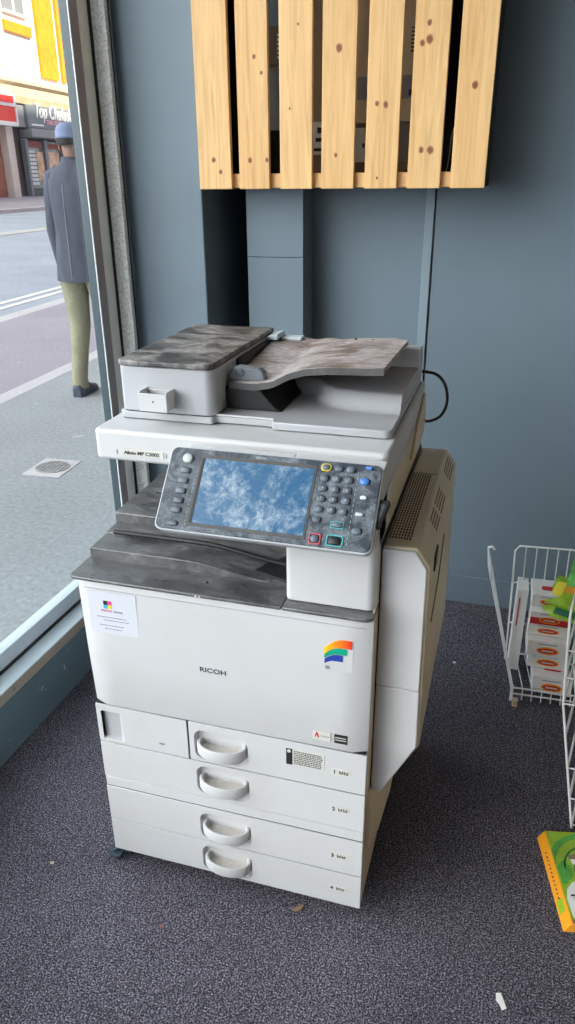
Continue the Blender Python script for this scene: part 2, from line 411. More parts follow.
# rest of the room, behind and beside the camera
bm = BM(); box(bm, 3.2, 3.3, -6.2, 1.52, 0, 3.25); struct('wall_right', bm, M['sidewall'])
bm = BM(); box(bm, -.62, 3.3, -6.2, 2.1, 3.25, 3.35); struct('ceiling', bm, M['ceil'])
bm = BM(); box(bm, -.46, 3.3, -6.2, -6.1, 0, .35); struct('wall_front', bm, M['dwarf'])
bm = BM(); box(bm, -.46, 3.3, -6.2, -6.1, 2.45, 3.25); struct('wall_front', bm, M['wall'])
bm = BM(); box(bm, .35, 3.3, -6.2, -6.1, .35, 2.45); struct('wall_front', bm, M['wall'])
wf2 = bpy.data.objects.new('window_2', None); COL.objects.link(wf2); wf2.location = (0, -6.15, .35); wf2['kind'] = 'structure'
bm = BM(); box(bm, -.40, .29, -6.155, -6.150, .40, 2.40); obj('pane', bm, M['glass'], wf2)
bm = BM(); box(bm, -.46, .35, -6.18, -6.12, .35, .40); box(bm, -.46, .35, -6.18, -6.12, 2.40, 2.45); box(bm, -.46, -.40, -6.18, -6.12, .40, 2.4); box(bm, .29, .35, -6.18, -6.12, .40, 2.4)
obj('window_frame', bm, M['alu'], wf2)
# storeys above the shop, unseen; height shaped to keep sun off the street
bm = BM(); box(bm, -.62, 9, -14, 70, 3.4, 25.5); struct('wall_storeys_sunblock', bm, M['brickred'])

# ================================================================== THE STREET
S = Vector((-.06016, .99819, 0)); N = Vector((-.99819, -.06016, 0))
SM = Matrix(((S.x, N.x, 0, 0), (S.y, N.y, 0, 0), (0, 0, 1, 0), (0, 0, 0, 1)))   # (u, w, z) -> world

def strip(name, w0, w1, z0, z1, mat, u0=-25, u1=75, t=.25, lift=0):
    bm = BM()
    prism(bm, [(w0, z0 - t), (w1, z1 - t), (w1, z1 + lift), (w0, z0 + lift)], 'x', u0, u1)
    return struct(name, bm, mat, mtx=SM)

def slope(w): return 0 if w < 5.3 else (w - 5.3) / (15.6 - 5.3) * .38
strip('pavement', .55, 2.515, 0, 0, M['asph'])
strip('kerb_strip', 2.515, 2.66, 0, 0, M['kerb'], lift=.001)
strip('pavement', 2.66, 4.44, 0, 0, M['asph_pink'])
strip('gutter_strip', 4.44, 4.66, 0, 0, M['kerb'])
strip('road', 4.66, 5.3, -.0, 0, M['road'])
strip('road', 5.3, 15.6, 0, .38, M['road'])
strip('road_line', 4.93, 5.03, 0, 0, M['paint'], lift=.006, t=.01)
strip('road_line', 5.17, 5.28, 0, 0, M['paint'], lift=.006, t=.01)
strip('road_line', 10.7, 11.2, slope(10.7), slope(11.2), M['worn'], lift=.01, t=.01)
strip('pavement', 15.6, 15.9, .50, .50, M['kerb'])
strip('pavement', 15.9, 24.3, .50, .60, M['asph_pink'])
# far facade; coordinates (u, z) as seen on a wall 30 m off, brought to the real distance
KF = 24.69 / 30.69
def fu(u): return -1.148 + (u + 1.148) * KF
def fz(z): return 1.484 + (z - 1.484) * KF
def fbox(bm, u0, u1, z0, z1, w0, w1): box(bm, fu(u0), fu(u1), w0, w1, fz(z0), fz(z1))
def up(u, z, w): return (SM @ Vector((fu(u), w, fz(z)))).xyz
bld = thing('shop_building', 'pale sunlit building across the street with shops below', 'building', (SM @ Vector((fu(54), 24.5, .5))).xyz)
bm = BM(); fbox(bm, 20, 85, 7.6, 16.2, 24.12, 30); obj('wall', bm, M['render'], bld, mtx=SM)
bm = BM(); fbox(bm, 20, 85, -.3, 7.6, 24.5, 30); obj('wall', bm, M['pier_brown'], bld, mtx=SM, label='ground floor wall behind the shopfronts')
for (u0, u1, z0, z1) in ((54.5, 56.9, 8.1, 16), (50.4, 53.7, 10.4, 11.0), (57.5, 58.2, 8.1, 16), (60.5, 63, 8.1, 16), (46.0, 49.2, 8.2, 9.2)):
    bm = BM(); fbox(bm, u0, u1, z0, z1, 23.95, 24.15); obj('brick_panel', bm, M['brick'], bld, mtx=SM)
for u0 in (50.6, 46.2, 58.6):
    bm = BM(); fbox(bm, u0, u0 + 2.6, 11.6, 15.4, 24.06, 24.13); f = obj('window', bm, M['shopglass'], bld, mtx=SM)
    bm = BM()
    fbox(bm, u0 - .1, u0 + 2.7, 15.4, 15.6, 24.0, 24.13); fbox(bm, u0 - .1, u0 + 2.7, 11.45, 11.6, 23.95, 24.13); fbox(bm, u0 + 1.2, u0 + 1.4, 11.6, 15.4, 24.02, 24.1); fbox(bm, u0, u0 + 2.6, 13.4, 13.6, 24.02, 24.1)
    obj('frame', bm, M['render'], f, mtx=SM)
bm = BM(); prism(bm, [(23.85, fz(6.2)), (24.5, fz(6.2)), (24.5, fz(7.6)), (23.5, fz(7.6)), (23.5, fz(7.35)), (23.7, fz(7.2)), (23.7, fz(6.6))], 'x', fu(20), fu(85))
obj('cornice', bm, M['cornice'], bld, mtx=SM)
bm = BM(); fbox(bm, 51.2, 66, 4.75, 6.2, 23.75, 24.5); fas = obj('fascia', bm, M['fascia'], bld, .03, mtx=SM)
bm = BM(); fbox(bm, 51.2, 66, 4.15, 4.72, 23.6, 24.4); obj('shutter_box', bm, M['fascia_lt'], bld, .05, mtx=SM)
bm = BM(); fbox(bm, 49.2, 51.15, 4.75, 6.1, 23.9, 24.5); obj('fascia', bm, M['fascia_lt'], bld, .03, mtx=SM, label='pale grey blank fascia')
zz = (0, 0, 1)
text('lettering', 'Top Chulada', 1.05, M['signwhite'], fas, up(52.1, 5.45, 23.73), S, zz, .04, stretch=.80, shear=.35, bold=.012)
text('lettering', 'THAI RESTAURANT', .36, M['signpink'], fas, up(53.6, 5.05, 23.73), S, zz, .04, bold=.01)
bm = BM(); fbox(bm, 51.6, 53.2, 4.92, 5.02, 23.72, 23.76); obj('small_print', bm, M['signwhite'], fas, mtx=SM)
bm = BM(); fbox(bm, 51.3, 53.6, .45, 3.98, 24.2, 24.3); fbox(bm, 53.95, 56.2, .45, 3.98, 24.2, 24.3); fbox(bm, 56.5, 60, .45, 3.98, 24.2, 24.3)
obj('shop_window', bm, M['shopglass'], bld, mtx=SM)
bm = BM(); fbox(bm, 51.4, 53.5, 3.55, 3.98, 24.15, 24.2); fbox(bm, 54.0, 56.1, 3.5, 3.9, 24.15, 24.2); obj('sign_band', bm, M['brickred'], bld, mtx=SM)
for i in range(9):
    bm = BM(); fbox(bm, 51.5, 52.5, 3.2 - i * .26, 3.38 - i * .26, 24.14, 24.19); obj('menu_card', bm, M['poster2'], bld, mtx=SM)
bm = BM(); fbox(bm, 52.6, 53.5, 1.4, 3.3, 24.14, 24.19); obj('poster', bm, M['poster1'], bld, mtx=SM)
bm = BM(); fbox(bm, 54.2, 55.8, 1.5, 3.3, 24.14, 24.19); obj('poster', bm, M['poster1'], bld, mtx=SM)
bm = BM(); fbox(bm, 51.3, 60, .1, .9, 24.0, 24.25); obj('stall_riser', bm, M['dark_in'], bld, mtx=SM)
for u0, u1 in ((51.0, 51.3), (53.6, 53.95), (56.2, 56.5)):
    bm = BM(); fbox(bm, u0, u1, .2, 4.1, 24.0, 24.3); obj('mullion', bm, M['fascia'], bld, mtx=SM)
bm = BM(); fbox(bm, 48.15, 48.95, .2, 4.75, 23.7, 24.5); obj('pilaster', bm, M['pilaster'], bld, .03, mtx=SM)
bm = BM(); fbox(bm, 49.1, 49.4, .2, 4.75, 23.9, 24.5); obj('pilaster', bm, M['pilaster'], bld, .03, mtx=SM)
bm = BM(); fbox(bm, 40, 48.1, .25, 4.7, 24.1, 24.5); obj('brick_front', bm, M['brickred'], bld, mtx=SM)
rs = thing('hanging_sign', 'red and white projecting sign on the far shopfront', 'sign', (SM @ Vector((fu(48.9), 23.6, fz(4.9)))).xyz)
bm = BM(); fbox(bm, 44, 49.1, 4.95, 5.85, 23.45, 23.62); obj('sign_panel', bm, M['signred'], rs, .02, mtx=SM)
bm = BM(); fbox(bm, 44, 49.2, 5.85, 6.55, 23.4, 23.69); fbox(bm, 44, 49.2, 4.7, 4.95, 23.4, 23.69); fbox(bm, 49.1, 49.25, 4.7, 6.6, 23.4, 23.69); obj('sign_frame', bm, M['signwhite'], rs, mtx=SM)
bm = BM(); fbox(bm, 44, 48.9, 6.05, 6.45, 23.36, 23.42); obj('sign_stripe', bm, M['signred'], rs, mtx=SM)
# drain cover in the footway
mh = thing('drain_cover', 'square iron drain cover with a round grille in the grey pavement', 'drain cover', (SM @ Vector((2.37, 1.49, 0))).xyz)
bm = BM(); box(bm, 2.24, 2.50, 1.375, 1.60, -.01, .003); obj('frame', bm, M['kerb'], mh, mtx=SM)
bm = BM(); bmesh.ops.create_cone(bm, cap_ends=True, segments=40, radius1=.095, radius2=.095, depth=.006, matrix=Matrix.Translation((2.37, 1.4875, .004)))
obj('lid', bm, M['iron'], mh, mtx=SM)
bm = BM()
for i in range(-3, 4):
    L = math.sqrt(max(0, .088 ** 2 - (i * .024) ** 2))
    box(bm, 2.37 - L, 2.37 + L, 1.4875 + i * .024 - .005, 1.4875 + i * .024 + .005, .006, .009)
    box(bm, 2.37 + i * .024 - .005, 2.37 + i * .024 + .005, 1.4875 - L, 1.4875 + L, .006, .009)
obj('grille', bm, M['asph'], mh, mtx=SM)

# ------------------------------------------------------------------ the passer-by
def skinned(name, verts, edges, radii, mat, parent, sub=2, label=None, root=0):
    me = bpy.data.meshes.new(name); me.from_pydata([tuple(v) for v in verts], edges, [])
    o = bpy.data.objects.new(name, me); COL.objects.link(o)
    sk = o.modifiers.new('s', 'SKIN'); sk.use_smooth_shade = True
    for i, r in enumerate(radii):
        d = me.skin_vertices[0].data[i]
        d.radius = r if isinstance(r, tuple) else (r, r); d.use_root = (i == root)
    if sub: ss = o.modifiers.new('u', 'SUBSURF'); ss.levels = sub; ss.render_levels = sub
    bpy.context.view_layer.update()
    m2 = bpy.data.meshes.new_from_object(o.evaluated_get(bpy.context.evaluated_depsgraph_get()))
    COL.objects.unlink(o); bpy.data.objects.remove(o)
    bm = BM(); bm.from_mesh(m2); bpy.data.meshes.remove(m2)
    return obj(name, bm, mat, parent, smooth=True, label=label)

man = thing('person', 'person walking away outside in a navy jacket, khaki trousers and blue cap', 'person', (-2.18, 3.78, 0))
def mp(f, l, z): return Vector((-2.18, 3.78, 0)) + S * f + N * l + Vector((0, 0, z))   # forward, left, up
# body: pelvis, spine, neck, head, arms with hands, legs
V = [mp(0, 0, .95), mp(0, 0, 1.12), mp(.01, 0, 1.30), mp(0, 0, 1.46), mp(.015, 0, 1.55), mp(.02, 0, 1.62), mp(.03, 0, 1.70), mp(.02, 0, 1.76),
     mp(0, .14, 1.48), mp(-.03, .174, 1.17), mp(.05, .184, .93), mp(.07, .190, .86),
     mp(0, -.14, 1.48), mp(.03, -.174, 1.17), mp(.12, -.184, .95), mp(.14, -.190, .88),
     mp(0, .09, .90), mp(.02, .095, .50), mp(-.09, .10, .10), mp(.06, .11, .03),
     mp(0, -.09, .90), mp(.10, -.09, .50), mp(.12, -.09, .10), mp(.27, -.09, .03)]
E_ = [(0, 1), (1, 2), (2, 3), (3, 4), (4, 5), (5, 6), (6, 7), (3, 8), (8, 9), (9, 10), (10, 11), (3, 12), (12, 13), (13, 14), (14, 15),
      (0, 16), (16, 17), (17, 18), (18, 19), (0, 20), (20, 21), (21, 22), (22, 23)]
Rr = [(.13, .10), (.12, .09), (.14, .10), (.10, .08), .052, .068, .088, .07, .055, .042, .03, .04, .055, .042, .03, .04,
      .085, .058, .04, .035, .085, .058, .04, .035]
body = skinned('body', V, E_, Rr, M['skin'], man)
for hand, sgn in ((11, 1), (15, -1)):
    for k in range(5):
        b0 = V[hand]; o1 = S * (.018 * (k - 2)) * (1 if k else 1.6)
        if k == 0: pts = [b0 + S * .03, b0 + S * .055 + Vector((0, 0, -.02)), b0 + S * .06 + Vector((0, 0, -.045))]
        else:
            L = (.0, .07, .078, .072, .058)[k]
            pts = [b0 + S * (.02 - .014 * (k - 1)) + Vector((0, 0, -.02)), b0 + S * (.022 - .014 * (k - 1)) + Vector((0, 0, -.02 - L * .6)) - N * .004 * sgn, b0 + S * (.02 - .013 * (k - 1)) + Vector((0, 0, -.02 - L)) - N * .018 * sgn]
        bm = BM(); tube(bm, pts, [.0095, .0088, .006], 8); obj('thumb' if k == 0 else 'finger', bm, M['skin'], man, smooth=True)
# head features
for l in (.083, -.083):
    bm = BM(); bmesh.ops.create_uvsphere(bm, u_segments=12, v_segments=8, radius=1, matrix=Matrix.Translation(mp(.01, l, 1.675)) @ Matrix.Rotation(.06, 4, 'Z') @ Matrix.Diagonal((.010, .020, .032, 1)))
    obj('ear', bm, M['skin'], man, smooth=True)
bm = BM(); tube(bm, [mp(.105, 0, 1.705), mp(.135, 0, 1.665), mp(.11, 0, 1.655)], [.010, .016, .010], 8); obj('nose', bm, M['skin'], man, smooth=True)
for l in (.033, -.033):
    bm = BM(); bmesh.ops.create_uvsphere(bm, u_segments=10, v_segments=8, radius=.012, matrix=Matrix.Translation(mp(.105, l, 1.70))); obj('eye', bm, M['ink'], man, smooth=True)
bm = BM(); tube(bm, [mp(.105, -.025, 1.625), mp(.114, 0, 1.623), mp(.105, .025, 1.625)], .006, 6); obj('mouth', bm, M['red'], man, smooth=True)
bm = BM()
loft(bm, [[mp(.01 + math.cos(a) * r * 1.1 - .012 * (1 - t), math.sin(a) * r * .86, z) for a in [2 * PI * k / 24 for k in range(24)]] for (z, r, t) in ((1.722, .099, 0), (1.738, .104, 0), (1.742, .100, 0), (1.775, .099, 0), (1.802, .086, 0), (1.820, .058, 0), (1.828, .02, 0))])
obj('cap', bm, M['cap'], man, smooth=True)
bm = BM()
loft(bm, [[mp(.0 + math.cos(a) * r * 1.05 - .012, math.sin(a) * r * .86, z) for a in [2 * PI * k / 24 for k in range(24)]] for (z, r) in ((1.69, .090), (1.705, .096), (1.74, .097))])
obj('hair', bm, M['hair'], man, smooth=True)
# jacket: lofted torso, skinned sleeves
def ring(c, a, b, z, n=24, f=0):
    return [mp(f + math.cos(2 * PI * k / n) * a, c + math.sin(2 * PI * k / n) * b, z) for k in range(n)]
bm = BM()
loft(bm, [ring(0, .148, .212, .825), ring(0, .146, .210, .84), ring(0, .140, .200, .95), ring(0, .133, .188, 1.10), ring(0, .138, .190, 1.25), ring(0, .138, .198, 1.40), ring(0, .125, .195, 1.48), ring(0, .098, .155, 1.545), ring(0, .075, .090, 1.585), ring(.0, .066, .070, 1.61)], True, True)
jk = obj('jacket', bm, M['jacket'], man, smooth=True)
for sgn in (1, -1):
    f2 = (-.03, .05) if sgn > 0 else (.03, .12)
    bm = BM(); tube(bm, [mp(0, .11 * sgn, 1.52), mp(0, .150 * sgn, 1.50), mp(f2[0] * .4, .165 * sgn, 1.38), mp(f2[0] * .8, .170 * sgn, 1.26), mp(f2[0], .174 * sgn, 1.16), mp(f2[0] * .5 + f2[1] * .5, .180 * sgn, 1.03), mp(f2[1], .184 * sgn, .90)], [.055, .070, .068, .062, .060, .054, .048], 14)
    obj('sleeve', bm, M['jacket'], jk, smooth=True)
bm = BM(); loft(bm, [ring(.0, .070, .078, 1.58), ring(0, .070, .076, 1.62)], False, False); obj('collar', bm, M['jacket'], jk, smooth=True)
bm = BM()
tube(bm, [mp(-.132, 0.03, 1.45), mp(-.142, .03, 1.2), mp(-.146, .03, .84)], .002, 6); obj('seam', bm, M['fascia_lt'], jk, smooth=True)
bm = BM()
tube(bm, [mp(0, .08, .98), mp(0, .095, .84), mp(.015, .10, .66), mp(.025, .10, .50), mp(-.03, .10, .32), mp(-.08, .10, .14), mp(-.085, .10, .06)], [.105, .105, .086, .074, .064, .058, .062], 16)
tube(bm, [mp(0, -.08, .98), mp(.02, -.09, .84), mp(.07, -.09, .66), mp(.10, -.09, .50), mp(.11, -.09, .32), mp(.12, -.09, .14), mp(.12, -.09, .06)], [.105, .105, .086, .074, .064, .058, .062], 16)
loft(bm, [ring(0, .125, .165, .90), ring(0, .13, .17, 1.0)])
obj('trousers', bm, M['trousers'], man, smooth=True)
for (f, l) in ((-.07, .10), (.14, -.09)):
    bm = BM()
    def sr(f0, hw, h, z0=.0): return [mp(f + f0, l - hw, z0), mp(f + f0, l + hw, z0), mp(f + f0, l + hw, z0 + h * .6), mp(f + f0, l + hw * .6, z0 + h), mp(f + f0, l - hw * .6, z0 + h), mp(f + f0, l - hw, z0 + h * .6)]
    loft(bm, [sr(-.085, .03, .075), sr(-.06, .045, .10), sr(.02, .045, .10), sr(.10, .052, .065), sr(.17, .048, .05), sr(.205, .025, .03)])
    obj('shoe', bm, M['shoe'], man, smooth=True)

# ================================================================== THE COPIER
CP = thing('photocopier', 'tall dusty white multifunction photocopier with a touchscreen and four paper trays', 'photocopier', (.29, .3, 0))
X0, X1 = 0.0, .587
# structural body
bm = BM(); box(bm, .004, .583, .014, .60, .045, .768); obj('body', bm, M['white'], CP, .006)
bm = BM(); prism(bm, [(.012, .046), (.60, .046), (.60, .238), (.012, .238)], 'x', .5835, .5875); obj('side_panel', bm, M['cream'], CP, .002)
bm = BM(); prism(bm, [(.012, .242), (.60, .242), (.60, .98), (.13, .98), (.11, .80), (.012, .78)], 'x', .5835, .5870); obj('side_panel', bm, M['cream'], CP, .002)
# front cover, gently bowed
bm = BM()
def fc_ring(z, y):
    pts = [(X0 + .006, .012)] + [(X0 + .000 + .010 * (1 - math.sin(a)), y + .010 * (1 - math.cos(a)) ) for a in (0.0,)] 
    return pts
nx = 20
rings = []
for (z, yo) in ((.4685, .0), (.472, -.0015), (.60, -.003), (.74, -.002), (.766, .0), (.7715, .003)):
    front = []
    for k in range(nx + 1):
        t = k / nx; xl = X0 - .0065 * max(0, (z - .4685) / .30); x = xl + t * (X1 - xl)
        e = min(t, 1 - t) * (X1 - X0); r = .012
        yy = yo + (r - math.sqrt(max(0, r * r - (r - e) ** 2)) if e < r else 0)
        front.append((x, yy, z))
    # finer ends
    ends = []
    rings.append([(xl, .014, z)] + front + [(X1, .014, z)])
loft(bm, rings); fcov = obj('front_cover', bm, M['white'], CP, smooth=True)
bm = BM(); box(bm, .012, .575, -.0030, -.0018, .7535, .7545); obj('groove', bm, M['grey_pl'], fcov)
# drawer fronts
def front_panel(name, x0, x1, z0, z1, hole=None, rl=.006, rr=.006):
    bm = BM(); outer = rrect(x0, x1, z0, z1, .0015, 2)
    if hole:
        plate_with_hole(bm, outer, hole, 0.0, .013)
    else: prism(bm, outer, 'y', 0, .013)
    return obj(name, bm, M['white'], CP, .0012)

def handle(drawer, cx, cz, w=.118, h=.074):
    hole = rrect(cx - w / 2, cx + w / 2, cz - h / 2, cz + h / 2, .022, 6)
    inner = rrect(cx - w / 2 + .006, cx + w / 2 - .006, cz - h / 2 + .006, cz + h / 2 - .006, .018, 6)
    bm = BM()
    loft(bm, [[(p[0], .0005, p[1]) for p in hole], [(p[0], .020, p[1]) for p in inner], [(p[0] * .9 + cx * .1, .030, p[1] * .9 + cz * .1) for p in inner]], False, True)
    obj('handle_recess', bm, M['white'], drawer, smooth=True)
    # oval cup grip standing proud of the front
    bm = BM(); n = 48; a, b = .0530, .0285; zb, zt = cz - .018, cz + .010
    def ell(s, z, dy=0): return [(cx + math.cos(2 * PI * k / n) * a * s, .004 + dy + math.sin(2 * PI * k / n) * b * s, z) for k in range(n)]
    loft(bm, [ell(.96, zb), ell(1.0, zb + .003), ell(1.0, zt - .003), ell(.97, zt), ell(.89, zt), ell(.86, zt - .004), ell(.85, zb + .014), ell(.82, zb + .011)], True, True)
    hd = obj('handle', bm, M['white'], drawer, smooth=True)
    bm = BM(); loft(bm, [ell(.835, zb + .0112), ell(.835, zb + .0125)]); obj('dust_film', bm, M['dustfilm'], hd)
    return hole

HX = .284
def drawer(name, x0, x1, z0, z1, cz):
    w, h = .118, .076
    hole = rrect(HX - w / 2, HX + w / 2, cz - h / 2, cz + h / 2, .022, 6)
    d = front_panel(name, x0, x1, z0, z1, hole)
    handle(d, HX, cz, w, h)
    return d
d1 = drawer('paper_tray', .2140, X1, .3657, .4652, .410)
d2 = drawer('paper_tray', X0, X1, .2652, .3627, .314)
d3 = drawer('paper_tray', X0, X1, .1372, .2350, .181)
d4 = drawer('paper_tray', X0, X1, .041, .1343, .083)
bm = BM(); prism(bm, rrect(X0, X1, .2370, .2625, .003, 2), 'y', .0015, .013); obj('middle_rail', bm, M['white'], CP, .0012)
bm = BM(); box(bm, .002, .585, .0024, .0138, .3628, .3656); obj('drawer_gap_shade', bm, M['black'], CP)  # black strips stand in for the shade deep in the drawer gaps
bm = BM(); box(bm, .002, .585, .0024, .0138, .1344, .1371); obj('drawer_gap_shade', bm, M['black'], CP)
bm = BM(); box(bm, .002, .585, .0024, .0138, .4657, .4684); obj('drawer_gap_shade', bm, M['black'], CP)
bm = BM(); box(bm, .002, .585, .0024, .0138, .2351, .2370); obj('drawer_gap_shade', bm, M['black'], CP)
bm = BM(); box(bm, .002, .585, .0024, .0138, .2626, .2651); obj('drawer_gap_shade', bm, M['black'], CP)
bm = BM(); box(bm, .2101, .2139, .0024, .0138, .3658, .4651); obj('drawer_gap_shade', bm, M['black'], CP)
# small cover with finger recess
hole = rrect(.011, .060, .374, .449, .003, 2)
bm = BM(); plate_with_hole(bm, rrect(X0, .2100, .3657, .4652, .0015, 2), hole, 0.0, .013); sc = obj('waste_cover', bm, M['white'], CP, .0012)
bm = BM(); loft(bm, [[(p[0], .001, p[1]) for p in hole], [(p[0] * .80 + .011 * .20, .009, p[1] * .92 + .4115 * .08) for p in hole]], False, True); obj('finger_recess', bm, M['grey_pl'], sc)
bm = BM(); box(bm, .144, .156, -.001, .0002, .389, .3925); obj('mark', bm, M['ink_grey'], sc)

def sticker(name, x0, x1, z0, z1, mat, parent, y=-.0012, t=.0007, label=None):
    bm = BM(); box(bm, x0, x1, y - t, y, z0, z1); return obj(name, bm, mat, parent, label=label)
for d, n, z, y in ((d1, '1', .4065, -.0001), (d2, '2', .3085, -.0001), (d3, '3', .178, -.0001), (d4, '4', .0815, -.0001)):
    s = sticker('tray_label', .518, .556, z - .002, z + .013, M['labelp'], d, y)
    text('number', n, .0135, M['ink'], s, (.521, y - .0009, z + .001), XA, ZA, .0004, bold=.0004)
    bm = BM()
    for k in range(2):
        x = .534 + k * .010; box(bm, x, x + .008, y - .0011, y - .0007, z + .002, z + .0035); box(bm, x, x + .0015, y - .0011, y - .0007, z + .002, z + .010)
        box(bm, x + .0065, x + .008, y - .0011, y - .0007, z + .002, z + .010); box(bm, x, x + .008, y - .0011, y - .0007, z + .0055, z + .007)
    obj('paper_icon', bm, M['ink'], s)
# caution label on tray one
s = sticker('caution_label', .430, .503, .408, .4475, M['labelp'], d1, -.0001)
bm = BM(); box(bm, .425, .4375, -.0016, -.0002, .408, .4475); obj('black_strip', bm, M['ink'], s)
bm = BM(); bmesh.ops.create_cone(bm, cap_ends=True, segments=16, radius1=.004, radius2=.004, depth=.0006, matrix=Matrix.Translation((.431, -.0019, .4425)) @ Matrix.Rotation(PI / 2, 4, 'X')); obj('white_dot', bm, M['labelp'], s)
bm = BM()
for i in range(8):
    x = .441
    while x < .497:
        L = random.uniform(.002, .006); box(bm, x, min(x + L, .500), -.0012, -.0007, .4435 - i * .0045 - .0012, .4435 - i * .0045 + .0009); x += L + .0012
obj('small_print', bm, M['ink'], s)
# stickers and marks on the front cover
s = sticker('adobe_sticker', .480, .5155, .487, .508, M['labelp'], fcov, -.0027)
bm = BM()
prism(bm, [(.4835, .493), (.4855, .493), (.4880, .500), (.4905, .493), (.4935, .493), (.4895, .505), (.4868, .505)], 'y', -.0040, -.0033); obj('red_mark', bm, M['red'], s)
text('lettering', 'Adobe', .0065, M['ink_grey'], s, (.496, -.0036, .496), XA, ZA, .0003)
s = sticker('energy_sticker', .523, .548, .487, .508, M['ink'], fcov, -.0027)
bm = BM(); box(bm, .5245, .5465, -.0040, -.0034, .500, .5015); box(bm, .5245, .5465, -.0040, -.0034, .4945, .496); obj('white_line', bm, M['labelp'], s)
text('wordmark', 'RICOH', .0150, M['ink'], fcov, (.2495, -.0033, .6005), XA, ZA, .0006, stretch=1.22, bold=.0002)
# printed notice
s = sticker('notice', .020, .1245, .6535, .7495, M['paper'], fcov, -.0022, .0006, label='white paper notice taped to the front cover')
for (x, z, mm) in ((.053, .7205, 'ink'), (.062, .7205, 'magenta'), (.053, .7115, 'cyan'), (.062, .7115, 'yellow')):
    sticker('logo_square', x, x + .0088, z, z + .0088, M[mm], s, -.0029, .0003)
text('lettering', 'PRINTER', .0062, M['magenta'], s, (.046, -.0032, .7045), XA, ZA, .0002)
text('lettering', 'REPAIR', .0062, M['ink_grey'], s, (.074, -.0032, .7045), XA, ZA, .0002)
for z, x0, x1 in ((.691, .036, .100), (.684, .05, .104), (.672, .040, .092), (.664, .05, .085)):
    bm = BM(); x = x0
    while x < x1:
        L = random.uniform(.003, .008); box(bm, x, x + L, -.0034, -.0030, z, z + .0012); x += L + .0015
    obj('small_print', bm, M['ink_grey'], s)
# rainbow mark: three curved flags, each with its shaded fold
rb = sticker('rainbow_sticker', .4990, .5540, .6560, .7265, M['white'], fcov, -.0029, .0002, label='rainbow flag mark')
def flagarc(name, xl, xr, zt, hgt, drop, mm):
    n = 14; bm = BM(); top = []; bot = []
    for k in range(n + 1):
        t = k / n; x = xl + (xr - xl) * t
        c = drop * (1 - math.sin(min(1, t * 1.25) * PI / 2)) ** 1.3
        top.append((x, zt - c)); bot.append((x, zt - hgt * (.55 + .45 * min(1, t * 1.6)) - c * 1.15))
    prism(bm, top + bot[::-1], 'y', -.0040, -.0031); return obj(name, bm, M[mm], rb)
flagarc('red_band', .5000, .5520, .7250, .0175, .0230, 'rainbow')
flagarc('green_band', .5010, .5430, .7060, .0135, .0160, 'gr_teal')
flagarc('blue_band', .5015, .5355, .6910, .0135, .0125, 'navy')
bm = BM(); box(bm, .5030, .5110, -.0037, -.0031, .6570, .6640); obj('grey_dot', bm, M['ink_grey'], rb)
# dark top deck
bm = BM(); prism(bm, rrect(-.0135, .421, -.011, .17, (.014, 0, 0, 0), 6) , 'z', .7725, .7800); tdk = obj('top_deck', bm, M['traytop'], CP, .0025, 3)
bm = BM(); prism(bm, rrect(.4225, .589, -.011, .17, (0, .016, 0, 0), 6), 'z', .7725, .7798); obj('top_deck', bm, M['traytop'], CP, .0025, 3)
bm = BM(); box(bm, -.010, .588, .165, .60, .768, .7805); obj('top_deck', bm, M['traytop'], CP, .003)
bm = BM(); 
for x in (.256, .263): bmesh.ops.create_uvsphere(bm, u_segments=8, v_segments=6, radius=.002, matrix=Matrix.Translation((x, -.0115, .776)))
obj('indicator_dots', bm, M['signwhite'], tdk)
bm = BM(); bmesh.ops.create_uvsphere(bm, u_segments=8, v_segments=6, radius=.003, matrix=Matrix.Translation((.26, .035, .7805))); obj('screw_plug', bm, M['black'], tdk)
# stepped output tray: layers that fall away to the right
def layer(name, y0, y1, ztop, zlow, x0, xa, xb, zbase=.7795, rise=0):
    bm = BM(); n = 26; top = []
    for k in range(n + 1):
        x = x0 + (xb - x0) * k / n; t = min(1, max(0, (x - xa) / (xb - xa))); s_ = t * t * (3 - 2 * t)
        top.append((x, ztop + (zlow - ztop) * s_))
    A = [(x, y0, z) for x, z in top]; B = [(x, y1, z + rise) for x, z in top]
    ring0 = A + [(xb, y0, zbase - .001), (x0, y0, zbase - .001)]; ring1 = B + [(xb, y1, zbase - .001), (x0, y1, zbase - .001)]
    loft(bm, [ring0, ring1]); return obj(name, bm, M['traytop'], CP, .0025)
layer('output_step', .068, .135, .803, .7815, -.008, .20, .375)
layer('output_step', .135, .182, .806, .7815, -.008, .22, .415, rise=.003)
bm = BM()
pts = []
for k in range(16):
    t = k / 15; x = .014 + t * .39; s_ = max(0, (t - .5) / .5); s_ = s_ * s_ * (3 - 2 * s_); pts.append((x, .134, .8105 - .024 * s_))
tube(bm, pts, .0052, 8); obj('paper_fence', bm, M['black'], CP, smooth=True)
bm = BM(); prism(bm, [(.335, .098), (.421, .070), (.421, .49), (.385, .49), (.385, .20)], 'z', .7802, .7862); obj('exit_shade', bm, M['black'], CP)  # black slab adds darkness where the tray hollow lies in shade
layer('output_step', .182, .50, .832, .80, -.010, .17, .415)
bm = BM(); box(bm, .03, .075, .30, .303, .832, .834); obj('slot', bm, M['black'], CP)
# columns carrying the scanner
bm = BM(); prism(bm, rrect(.4215, .5865, .016, .60, (.012, .016, 0, 0), 6), 'z', .7807, .985); obj('right_column', bm, M['white'], CP, .002)
bm = BM(); box(bm, -.002, .4215, .50, .60, .784, .985); obj('rear_column', bm, M['black'], CP, .003)
